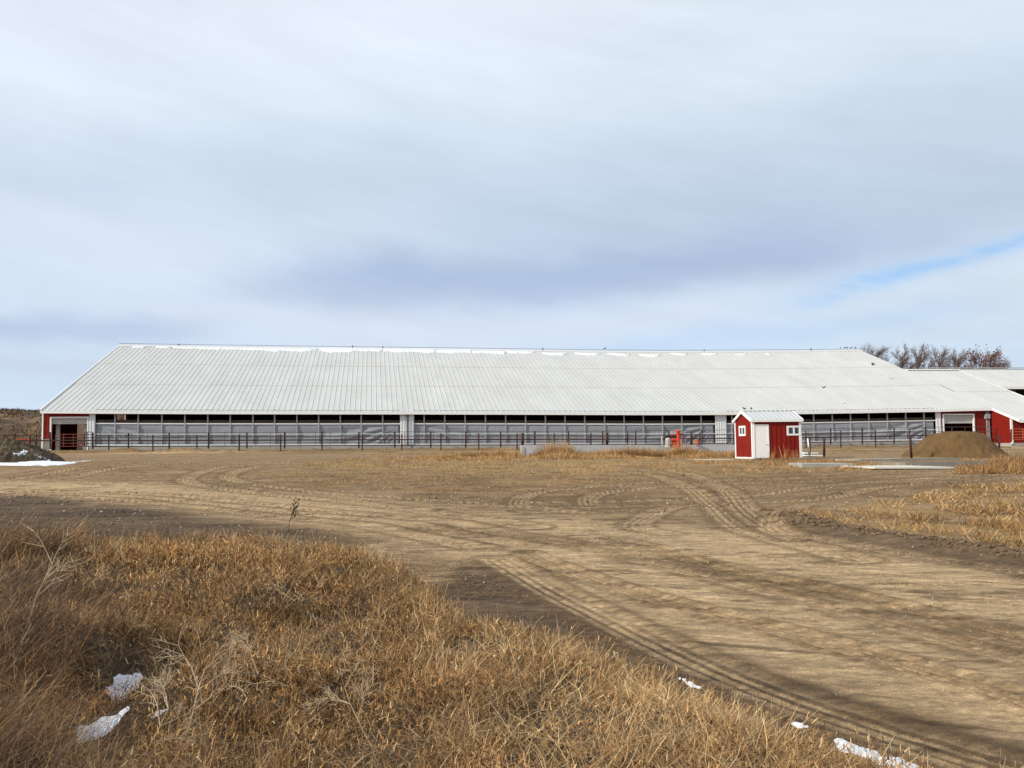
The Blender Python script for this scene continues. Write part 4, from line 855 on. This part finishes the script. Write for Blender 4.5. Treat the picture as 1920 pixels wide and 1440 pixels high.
# ------------------------------------------------------------------ strand builder
class Strands:
    def __init__(s): s.V = []; s.Q = []; s.C = []; s.n = 0
    def add(s, root, h, az, lean, curl, w, colr, seg=4, twist=0., taper=.75, colvar=.3):
        N_ = len(root); dirx, diry = np.cos(az), np.sin(az); p = root.copy(); b = rng.uniform(0, np.pi, N_)
        sx, sy = np.cos(b), np.sin(b); A = np.zeros((N_, seg+1, 2, 3), np.float32)
        for j in range(seg+1):
            t = j/seg; ww = (w*(1-taper*t))[:, None]/2; sv = np.stack([sx, sy, 0*sx], -1)
            A[:, j, 0] = p-sv*ww; A[:, j, 1] = p+sv*ww
            phi = lean+curl*t; a2 = az+twist*t
            p = p+(h/seg)[:, None]*np.stack([np.sin(phi)*np.cos(a2), np.sin(phi)*np.sin(a2), np.cos(phi)], -1)
        k = 2*(seg+1); base_ = (s.n+np.arange(N_)*k)[:, None]
        q = np.array([[2*j, 2*j+1, 2*j+3, 2*j+2] for j in range(seg)]); s.Q.append((base_[:, :, None]+q[None]).reshape(-1, 4))
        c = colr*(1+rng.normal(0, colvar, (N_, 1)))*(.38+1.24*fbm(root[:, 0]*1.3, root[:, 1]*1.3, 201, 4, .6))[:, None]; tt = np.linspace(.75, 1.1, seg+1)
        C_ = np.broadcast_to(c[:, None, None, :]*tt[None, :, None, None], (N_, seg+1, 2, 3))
        s.V.append(A.reshape(-1, 3)); s.C.append(np.clip(C_, .005, .9).reshape(-1, 3).astype(np.float32)); s.n += N_*k
    def build(s, name, label, cat, m=None):
        o = npmesh(name, np.concatenate(s.V), np.concatenate(s.Q), m or M['grass'], np.concatenate(s.C)); tag(o, label, cat, kind='stuff'); return o
def polar(n, r0, r1, a0, a1):
    r = rng.uniform(r0, r1, n); a = rng.uniform(R(a0), R(a1), n)+YAW; return r*np.sin(a), r*np.cos(a), r
GOLD = np.array([.46, .27, .105]); BRN = np.array([.125, .070, .034]); GRY = np.array([.23, .15, .09]); STR = np.array([.64, .45, .24]); ORG = np.array([.34, .17, .06])
def snowcover(X, Y):       # 1 over a snow patch and a little in front of it
    m = np.zeros(len(X))
    for P in BSP:
        d = sdpoly(X, Y, P); m = np.maximum(m, sm(.05, -.02, d))
        rr_ = np.hypot(P[:, 0], P[:, 1]).mean(); f = 1+.35/rr_
        m = np.maximum(m, .85*sm(.06, 0, sdpoly(X*f, Y*f, P)))
    return m
S_ = Strands()
# --- zone maps on the berm
KOCH = [(-30, -5), (-30, 20), (-6.5, 16.5), (-4.4, 14.5), (-3.1, 11), (-2.5, 9), (-1.65, 6.2), (-1.25, 4.6), (-1.0, 3), (-1, -5)]
def zones(X, Y):
    k = sm(.5, -.5, sdpoly(X, Y, KOCH)+(fbm(X*.8, Y*.8, 101)-.5)*1.4)
    bare = sm(.62, .72, fbm(X*1.3+5, Y*1.3, 102, 3))
    P = [gpx(x, y, hf_)[:2] for x, y in [(960, 1310), (1080, 1290), (1180, 1320), (1160, 1400), (1080, 1480), (900, 1460), (960, 1380)]]
    bare = np.maximum(bare*.8, .93*sm(.15, -.15, sdpoly(X, Y, P)+(fbm(X*3, Y*3, 103)-.5)*.35))
    edge = np.exp(-((sdpoly(X, Y, BERM)+.45)/.5)**2)
    return k, bare, edge
def sprinkle(n, r0, r1, a0, a1, keep):
    X, Y, r = polar(n, r0, r1, a0, a1); bmv = sdpoly(X, Y, BERM)+(fbm(X*2, Y*2, 104)-.5)*.35 < -.02
    X, Y, r = X[bmv], Y[bmv], r[bmv]; k, bare, edge = zones(X, Y); pr = keep(X, Y, k, bare, edge)*(1-.72*snowcover(X, Y)); s_ = rng.random(len(X)) < pr
    X, Y, r, k, edge = X[s_], Y[s_], r[s_], k[s_], edge[s_]; return X, Y, r, k, edge, np.stack([X, Y, height(X, Y)-.01], -1)
wsc = lambda r: np.clip((r/4.5)**.75, .8, 3.2)
pal = lambda n, cs, w: np.array(cs)[rng.choice(len(cs), n, p=w)]
# 1 fine wind-combed strands, left
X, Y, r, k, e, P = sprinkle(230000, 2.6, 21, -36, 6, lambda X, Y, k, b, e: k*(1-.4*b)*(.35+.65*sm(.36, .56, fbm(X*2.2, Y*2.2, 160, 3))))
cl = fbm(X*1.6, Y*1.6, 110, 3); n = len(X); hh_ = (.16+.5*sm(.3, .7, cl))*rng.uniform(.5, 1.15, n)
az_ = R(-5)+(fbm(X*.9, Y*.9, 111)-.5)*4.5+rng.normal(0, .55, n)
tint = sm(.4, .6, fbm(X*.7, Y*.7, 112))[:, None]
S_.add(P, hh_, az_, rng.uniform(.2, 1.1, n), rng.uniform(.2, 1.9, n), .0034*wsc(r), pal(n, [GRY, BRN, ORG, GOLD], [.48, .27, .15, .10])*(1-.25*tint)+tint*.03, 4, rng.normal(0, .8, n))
# 2 low curly golden mat with dry leaves, centre
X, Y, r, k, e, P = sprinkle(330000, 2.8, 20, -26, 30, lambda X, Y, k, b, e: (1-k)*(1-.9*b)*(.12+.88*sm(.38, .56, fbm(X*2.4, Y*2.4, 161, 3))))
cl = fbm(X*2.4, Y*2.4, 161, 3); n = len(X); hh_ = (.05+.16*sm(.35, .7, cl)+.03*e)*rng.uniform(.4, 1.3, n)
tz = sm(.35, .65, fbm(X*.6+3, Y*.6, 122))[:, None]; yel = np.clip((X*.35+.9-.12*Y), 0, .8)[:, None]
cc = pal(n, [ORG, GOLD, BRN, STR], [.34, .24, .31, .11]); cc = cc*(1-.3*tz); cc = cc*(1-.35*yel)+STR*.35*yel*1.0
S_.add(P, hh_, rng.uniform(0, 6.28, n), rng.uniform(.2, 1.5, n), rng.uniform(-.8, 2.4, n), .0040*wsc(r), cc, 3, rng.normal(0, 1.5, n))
# leaves
X, Y, r, k, e, P = sprinkle(420000, 2.8, 20, -26, 30, lambda X, Y, k, b, e: (1-.85*k)*(1-.7*b)*(.3+.7*sm(.36, .56, fbm(X*2.4, Y*2.4, 161, 3))))
n = len(X); cl = fbm(X*2.0, Y*2.0, 120, 3); P[:, 2] += rng.uniform(0, 1, n)*(.04+.16*sm(.3, .7, cl)); yel = np.clip((X*.35+.9-.12*Y), 0, .8)[:, None]
S_.add(P, rng.uniform(.02, .055, n)*wsc(r)**.4, rng.uniform(0, 6.28, n), rng.uniform(.2, 2.3, n), rng.uniform(-1.5, 2.5, n), rng.uniform(.005, .012, n)*wsc(r)**.6, pal(n, [ORG, GOLD, BRN, STR*.9], [.4, .3, .18, .12])*(1-.1*yel)+STR*.12*yel, 2, 0, .6)
# 3 lying straw and stems, lower right
X, Y, r, k, e, P = sprinkle(60000, 2.8, 12, -14, 30, lambda X, Y, k, b, e: (1-k)*np.clip(X*.5+.45-.1*Y+.35*e, 0.06, .8)*(1-.4*b)*(.3+.7*sm(.4, .6, fbm(X*2, Y*2, 165))))
n = len(X); P[:, 2] += rng.uniform(0, .1, n)
S_.add(P, rng.uniform(.08, .3, n), rng.uniform(0, 6.28, n), rng.uniform(.7, 1.6, n), rng.uniform(-.3, .9, n), .0046*wsc(r), pal(n, [STR, GOLD, STR*1.15], [.5, .3, .2]), 4, rng.normal(0, .5, n))
# 3b wiry curled stems over the mat
X, Y, r, k, e, P = sprinkle(90000, 2.8, 18, -34, 30, lambda X, Y, k, b, e: (.2+.8*sm(.45, .62, fbm(X*1.4, Y*1.4, 171, 3)))*(1-.6*b)*(1-.4*k))
n = len(X); P[:, 2] += rng.uniform(0, .12, n)
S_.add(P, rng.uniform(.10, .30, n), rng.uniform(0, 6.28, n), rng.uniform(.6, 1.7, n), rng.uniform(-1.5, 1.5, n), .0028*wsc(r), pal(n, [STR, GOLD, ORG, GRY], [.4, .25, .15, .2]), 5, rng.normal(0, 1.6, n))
# 4 upright stems with heads (foxtail) near the edge and scattered
X, Y, r, k, e, P = sprinkle(9000, 3.2, 19, -30, 30, lambda X, Y, k, b, e: np.clip(.07+.5*e, 0, 1))
n = len(X); hgt = rng.uniform(.10, .30, n); az_ = rng.uniform(-1.2, 1.8, n); ln = rng.uniform(0, .35, n)
S_.add(P, hgt, az_, ln, .25+0*ln, .0035*wsc(r), pal(n, [GOLD, STR, BRN], [.4, .4, .2]), 3)
T = P+np.stack([np.sin(ln+.12)*np.cos(az_), np.sin(ln+.12)*np.sin(az_), np.cos(ln+.12)], -1)*hgt[:, None]*.97
for a in range(3):
    s_ = rng.random(n) < .75; S_.add(T[s_], rng.uniform(.03, .06, s_.sum()), az_[s_]+rng.normal(0, .4, s_.sum()), ln[s_]+.3, rng.uniform(.2, 1, s_.sum()), rng.uniform(.008, .013, s_.sum())*wsc(r[s_])**.5, pal(s_.sum(), [GOLD*1.05, STR, BRN*1.2], [.4, .3, .3]), 3, 0, .8)
# 5 big dry branching weeds tangled in the berm
nW = 130; X, Y, r, k, e, P = sprinkle(900, 3.0, 15, -34, 28, lambda X, Y, k, b, e: .35+0*X); X, Y, P = X[:nW*2], Y[:nW*2], P[:nW*2]
def weedtree(P0, h, az, lean, c, w, depth=3):
    out = []
    def rec(p, d, L_, w_, lev):
        q = p; n_ = 4
        for i in range(n_):
            d2 = (d+Vector((random.gauss(0, .13), random.gauss(0, .13), random.gauss(0, .07)))).normalized(); q2 = q+d2*(L_/n_); out.append((q, q2, w_*(1-.12*i), w_*(1-.12*(i+1)))); d = d2; q = q2
            if lev > 0 and i > 0:
                for _ in range(2 if lev > 1 else 2):
                    a = random.uniform(0, 6.28); side = d.orthogonal().normalized(); side.rotate(Matrix.Rotation(a, 3, d)); rec(q, (d*.75+side*random.uniform(.5, .95)).normalized(), L_*random.uniform(.4, .65), w_*.62, lev-1)
    d0 = Vector((math.sin(lean)*math.cos(az), math.sin(lean)*math.sin(az), math.cos(lean))); rec(Vector(P0), d0, h, w, depth); return out
def addweb(St, segs, c):
    a = np.array([tuple(s[0]) for s in segs]); b = np.array([tuple(s[1]) for s in segs]); wa = np.array([s[2] for s in segs]); wb = np.array([s[3] for s in segs])
    d = b-a; nrm = np.cross(d, rng.normal(0, 1, d.shape)); nrm /= np.linalg.norm(nrm, axis=1)[:, None]+1e-9
    N_ = len(a); A = np.stack([a-nrm*wa[:, None]/2, a+nrm*wa[:, None]/2, b+nrm*wb[:, None]/2, b-nrm*wb[:, None]/2], 1)
    St.V.append(A.reshape(-1, 3).astype(np.float32)); St.Q.append(St.n+np.arange(N_*4).reshape(-1, 4)); St.C.append(np.broadcast_to(np.array(c)*(.9+.2*rng.random((N_, 1, 1))), (N_, 4, 3)).reshape(-1, 3).astype(np.float32)); St.n += N_*4
for i in range(len(X)):
    rr_ = math.hypot(X[i], Y[i]); c = [GOLD, STR, GRY*1.2, ORG][random.randrange(4)]
    addweb(S_, weedtree(P[i], random.uniform(.14, .34), random.uniform(0, 6.28), random.uniform(.3, 1.2), c, .0045*float(wsc(rr_)), 2), c)
S_.build('dry_grass', 'tangled dry golden and brown weeds covering the near bank', 'dry grass')
# --- single weeds that stand out
def weedthing(px, py, label, h, az, lean, m, w=.008, depth=3, heads=0, up=None):
    p = gpx(px, py, hf_); mb = MB(); segs = weedtree((0, 0, 0), h, az, lean, None, w, depth)
    for a, b, wa, wb in segs: mb.tube([a, b], [wa/2, wb/2], 4, False)
    if heads:
        ends = [s for s in segs if s[3] < w*.4]
        for s in random.sample(ends, min(heads, len(ends))): mb.tube([s[1], s[1]+Vector((0, 0, .018)), s[1]+Vector((0, 0, .036))], [.008, .02, .006], 6)
    o = mb.build('dry_weed', M[m]); o.location = (p[0], p[1], p[2]-.02); tag(o, label, 'weed', 'dry weeds standing out of the near bank'); return o
weedthing(541, 1000, 'tall dark weed with seed heads standing against the dirt lane', .5, 1.2, .06, 'weedd', .014, 2, 30)
weedthing(48, 1178, 'forked pale weed stalk near the left edge of the bank', .5, .3, .25, 'weed', .011, 2)
weedthing(335, 1400, 'large bleached branching weed near the bottom left', .46, .5, .45, 'weed', .010, 3)
weedthing(700, 1400, 'bleached weed bent over in an arch at the bottom centre', .38, 2.6, .8, 'weed', .008, 3)
weedthing(250, 1460, 'reddish tan branching weed at the very bottom left', .38, .9, .5, 'weed', .009, 3)
weedthing(610, 1320, 'thin bleached weed lying toward the left in mid bank', .5, 3.0, 1.0, 'weed', .008, 2)
# --- weeds in front of the concrete wall and around the shed
S2 = Strands()
def clump(px, py, Y, rad, n, h, colw, w=.03, spread=.9, br=False):
    c = atY(px, py, Y); a = rng.uniform(0, 6.28, n); q = rad*np.sqrt(rng.random(n)); X = c[0]+q*np.cos(a); Yc = Y+q*np.sin(a)*.8
    P = np.stack([X, Yc, height(X, Yc, False)-.03], -1); hgt = h*rng.uniform(.35, 1.1, n)*(1-.5*(q/rad)**2)
    S2.add(P, hgt, a+rng.normal(0, .7, n), rng.uniform(0, spread, n), rng.uniform(-.2, 1.0, n), w*rng.uniform(.5, 1, n), pal(n, [GOLD, STR*.95, BRN, ORG*1.1], colw), 4, rng.normal(0, .6, n))
gold = [.46, .22, .12, .2]
for i in range(330):
    x = random.uniform(780, 1385); hh2 = -.02+.8*vn(np.array([x*.018]), np.array([2.]), 8)[0]+random.uniform(-.1, .15)
    if 970 < x < 1020: hh2 *= .5
    clump(x, 850, 68.2+random.choice([random.uniform(-2.8, .6), random.uniform(-9, -1)]), random.uniform(.3, .7), 110, max(.1, hh2), gold)
for x, h, rad in [(1045, 1.7, 1.1), (1038, 1.4, 1.3), (1054, 1.3, .9), (950, .9, 1.2), (920, .85, 1.2), (1010, .6, .8), (1120, .8, 1.1), (1140, .9, 1.0), (1190, 1.15, 1.1), (1220, 1.0, 1.0), (1308, .9, 1.0), (1160, 1.1, 1.1), (1175, .95, 1.0), (1205, .9, .8), (1278, 1.3, .9), (1285, 1.1, .9), (1262, .8, .7), (1230, .8, .8), (1330, .6, .8), (1345, .55, .8), (1080, .8, .8), (1100, .6, .8), (860, .6, .9), (890, .7, .9)]:
    clump(x, 850, 68.6 if x < 1250 or x > 1300 else 67.4, rad, 900, h, gold, .028)
for i in range(26): clump(random.uniform(680, 900), 852, random.uniform(86, 97), random.uniform(.5, 1.2), 70, random.uniform(.15, .4), gold, .035)
for i in range(70): clump(random.uniform(1420, 1640), 865, random.uniform(46.8, 53.5), random.uniform(.2, .5), 45, random.uniform(.1, .5), [.35, .15, .25, .25], .018)
for x, h in [(1448, 1.0), (1468, 1.15), (1480, .8), (1495, 1.0), (1432, .45)]: clump(x, 862, 54.2, .22, 60, h, [.4, .2, .1, .3], .022, .35)
for i in range(26): clump(random.uniform(1300, 1420), 866, random.uniform(50.5, 53), random.uniform(.25, .5), 60, random.uniform(.12, .3), [.35, .2, .2, .25], .022)
for i in range(34): clump(random.uniform(1570, 1640), 872, random.uniform(43, 50), random.uniform(.2, .6), 80, random.uniform(.15, .45), [.2, .1, .5, .2], .022)
for i in range(190): # brownish tumbleweed bank at the right
    x = random.uniform(1795, 2080); f = min(1, (x-1790)/90); clump(x, 875, random.uniform(38, 50), random.uniform(.4, .8), 140, (.2+.6*f)*random.uniform(.6, 1.1), [.22, .12, .34, .32], .024, 1.2)
S2.build('dry_weeds', 'golden dry weeds along the concrete wall, shed and slabs', 'weeds')
# --- straw litter lying on the dirt
S3 = Strands()
def litter(pts, n, smin=.35, smax=.6, ln=(.05, .3), w=.008, hgt=0.0, fs=.9):
    P = np.array([gpx(x, y)[:2] for x, y in pts]); lo, hi = P.min(0), P.max(0); X = rng.uniform(lo[0], hi[0], n); Y = rng.uniform(lo[1], hi[1], n)
    k = (sdpoly(X, Y, P)+(fbm(X*.6, Y*.6, 131)-.5)*1.6 < 0) & (rng.random(n) < sm(smin, smax, fbm(X*fs, Y*fs, 132, 3))); X, Y = X[k], Y[k]; r = np.hypot(X, Y); n = len(X)
    P = np.stack([X, Y, height(X, Y)+.004+rng.uniform(0, .02+hgt, n)], -1)
    S3.add(P, rng.uniform(*ln, n), rng.uniform(0, 6.28, n), rng.uniform(1.2 if hgt == 0 else .5, 1.6, n), rng.uniform(-.2, .3, n), w*np.clip(r/12, .5, 3), pal(n, [GOLD, STR*.9, ORG, BRN], [.4, .25, .22, .13]), 2, 0, .4)
litter([(1475, 965), (1600, 955), (1750, 922), (1960, 900), (2150, 900), (2250, 1020), (1950, 1045), (1700, 1000), (1560, 985)], 60000, .40, .66, (.06, .22), .007, .02)
litter([(1700, 975), (1780, 950), (1960, 935), (2100, 940), (2150, 1030), (1950, 1040), (1800, 1015)], 24000, .40, .62, (.1, .25), .008, .06)
litter([(560, 874), (700, 858), (1000, 857), (1720, 872), (1650, 886), (1300, 894), (900, 886), (640, 881)], 60000, .42, .66, (.06, .22), .006, .01)
litter([(480, 885), (1100, 885), (1200, 905), (1000, 925), (560, 915)], 26000, .45, .7, (.06, .2), .006)
litter([(200, 925), (1900, 905), (2000, 1180), (1500, 1190), (1000, 1090), (700, 1000), (200, 985)], 40000, .4, .8, (.02, .09), .006)
litter([(860, 1075), (1000, 1120), (1200, 1215), (1500, 1330), (1950, 1450), (2000, 1600), (1500, 1450), (1200, 1290), (950, 1180), (830, 1100)], 14000, .3, .7, (.02, .09), .006)
S3.build('straw_litter', 'loose straw and weed litter scattered over the dirt yard', 'straw')
# --- clods and pebbles
def clods(n, r0, r1, a0, a1, smin, smax, colf, cond):
    X, Y, r = polar(n, r0, r1, a0, a1); k = cond(X, Y); X, Y, r = X[k], Y[k], r[k]; n = len(X)
    s_ = rng.uniform(smin, smax, n)*rng.uniform(.4, 1, n)*np.clip(r/8, .6, 4)
    o8 = np.array([[1, 0, 0], [0, 1, 0], [-1, 0, 0], [0, -1, 0], [0, 0, .8], [0, 0, -.6]]); Vv = o8[None]*(s_[:, None, None])*rng.uniform(.6, 1.3, (n, 6, 3)); a = rng.uniform(0, 6.28, n)
    x = Vv[..., 0]*np.cos(a)[:, None]-Vv[..., 1]*np.sin(a)[:, None]; y = Vv[..., 0]*np.sin(a)[:, None]+Vv[..., 1]*np.cos(a)[:, None]
    V_ = np.stack([x+X[:, None], y+Y[:, None], Vv[..., 2]+height(X, Y)[:, None]+s_[:, None]*.15], -1); tri = np.array([[0, 1, 4], [1, 2, 4], [2, 3, 4], [3, 0, 4], [1, 0, 5], [2, 1, 5], [3, 2, 5], [0, 3, 5]])
    return V_.reshape(-1, 3), (np.arange(n)[:, None, None]*6+tri[None]).reshape(-1, 3), np.repeat(colf(X, Y), 6, 0)
offb = lambda X, Y: sdpoly(X, Y, BERM) > 0
def ccol(X, Y): return soilcolor(X, Y, 0*X)*rng.uniform(.75, 1.25, (len(X), 1))
A1 = clods(30000, 4.5, 60, -32, 34, .005, .016, ccol, lambda X, Y: offb(X, Y) & (rng.random(len(X)) < sm(.35, .7, fbm(X*.8, Y*.8, 141))))
def pcol(X, Y): return np.array([.50, .45, .38])*rng.uniform(.6, 1.2, (len(X), 1))
A2 = clods(1800, 4.5, 35, -30, 32, .005, .012, pcol, offb)
nearr = lambda X, Y: (dseg(X, Y, RIDGES)+(fbm(X*2, Y*2, 142)-.5)*1.6 < .35)
A3 = clods(26000, 8, 24, 0, 34, .01, .03, lambda X, Y: np.array([.15, .10, .06])*rng.uniform(.7, 1.4, (len(X), 1)), nearr)
inh = lambda X, Y: (np.hypot((X-hcx)/4.4, (Y-hcy)/2.9) < .95)
Vc, Qc, Cc = [], [], []; nn = 0
for A_ in (A1, A2, A3): Vc.append(A_[0]); Qc.append(A_[1]+nn); Cc.append(A_[2]); nn += len(A_[0])
tag(npmesh('soil_clods', np.concatenate(Vc), np.concatenate(Qc), M['clod'], np.concatenate(Cc)), 'crumbled soil clods and pebbles on the dirt yard', 'clods', kind='stuff')
# --- brush on the hill
S4 = Strands(); n = 26000; X = rng.uniform(-95, -25, n); Y = rng.uniform(143, 190, n); P = np.stack([X, Y, hillz(X, Y)-.1], -1)
kk = sm(.35, .6, fbm(X*.4, Y*.3, 151, 4)); S4.add(P, rng.uniform(.2, .55, n)*(.3+kk), rng.uniform(0, 6.28, n), rng.uniform(0, .9, n), rng.uniform(-.3, .8, n), rng.uniform(.06, .2, n), pal(n, [BRN*.45, GRY*.4, ORG*.5, BRN*.25], [.35, .3, .15, .2]), 2, 0, .6)
S4.build('hill_brush', 'dark brown brush covering the hill left of the barn', 'brush')
# ------------------------------------------------------------------ bare trees
def tree(px, wpx, top, label, red, seed, Y=178.):
    random.seed(seed); b = atY(px, 800, Y); wd = (atY(px+wpx, 700, Y)[0]-atY(px, 700, Y)[0])*.55; H = atY(px, top, Y)[2]
    root = empty('bare_tree', (b[0], Y, .1)); tag(root, label, 'tree', 'bare trees behind the barn roof')
    tk = MB(); cw = MB(); lv = MB(); sp = wd/(H*.5)
    tips = []
    def rec(p, d, L_, r_, lev):
        n_ = 4; pts = [p]; rs_ = [r_]; q = p
        for i in range(n_):
            d = (d+Vector((random.gauss(.03, .11), random.gauss(0, .11), random.gauss(.05, .07)))).normalized(); q = q+d*(L_/n_); pts.append(q); rs_.append(r_*(1-.12*(i+1)))
            if lev > 0 and (i >= 1 or lev < 3):
                for _ in range((2, 3, 3, 2)[min(lev, 3)]):
                    side = d.orthogonal().normalized(); side.rotate(Matrix.Rotation(random.uniform(0, 6.28), 3, d)); nd = (d*.8+side*random.uniform(.45, .9)+Vector((.10, 0, .02))).normalized()
                    rec(q, nd, L_*random.uniform(.5, .68), max(.02, rs_[-1]*.55), lev-1)
        (tk if lev >= 3 else cw).tube(pts, rs_, 5 if lev >= 3 else 3, False)
        if lev == 0: tips.append(q)
    z0 = H*.5; tk.tube([(0, 0, -.2), (.05, 0, z0), (.2, 0, H*.72), (.5, 0, H*.88)], [.3, .22, .13, .05], 8)
    for k in range(11):
        a = k*2.4+random.uniform(-.4, .4); f = .5+.36*k/12; L_ = wd*(.95-.45*k/12)
        rec(Vector((.2*(f-.5)/.3, 0, H*f)), Vector((math.cos(a)*.8+.12, math.sin(a)*.6, .55+.5*random.random())).normalized(), L_, .085, 2)
    V_ = np.array(tk.v+cw.v); k = (H+.1)/np.percentile(V_[:, 2], 99.8); kx = 1.0
    for mb_ in (tk, cw): mb_.v = [(x*kx, y*kx, z*k) for x, y, z in mb_.v]
    if red:
        for t in tips:
            if random.random() < .5:
                p = Vector((t.x*kx, t.y*kx, t.z*k))+Vector((random.gauss(0, .15), random.gauss(0, .15), random.gauss(0, .15))); a = random.uniform(0, 3.1); s = random.uniform(.07, .15); c, e_ = math.cos(a)*s, math.sin(a)*s
                lv.add([p+Vector((-c, -e_, -s)), p+Vector((c, e_, -s*.6)), p+Vector((c, e_*.5, s)), p+Vector((-c, -e_, s*.7))], [(0, 1, 2, 3)])
    t1 = tk.build('trunk', M['bark'], root); t2 = cw.build('crown', M['twig'] if red else M['bark'], root)
    if red: lv.build('dead_leaves', M['twig'], t2)
for a in [(1640, 62, 646, 'bare tree half hidden by the right end of the main ridge', 0, 1), (1694, 50, 648, 'slim grey bare tree just right of where the barn ridge drops', 0, 2), (1727, 50, 647, 'bare tree third from the left behind the low roof', 0, 3), (1763, 52, 650, 'bare tree in the middle of the row behind the low roof', 0, 4),
          (1800, 46, 656, 'bare tree just left of the reddish one behind the low roof', 0, 5), (1846, 72, 654, 'wide reddish brown tree with a few dead leaves, behind the low roof', 1, 6), (1878, 40, 676, 'low scraggly bare tree at the right end of the row', 0, 7)]: tree(*a)
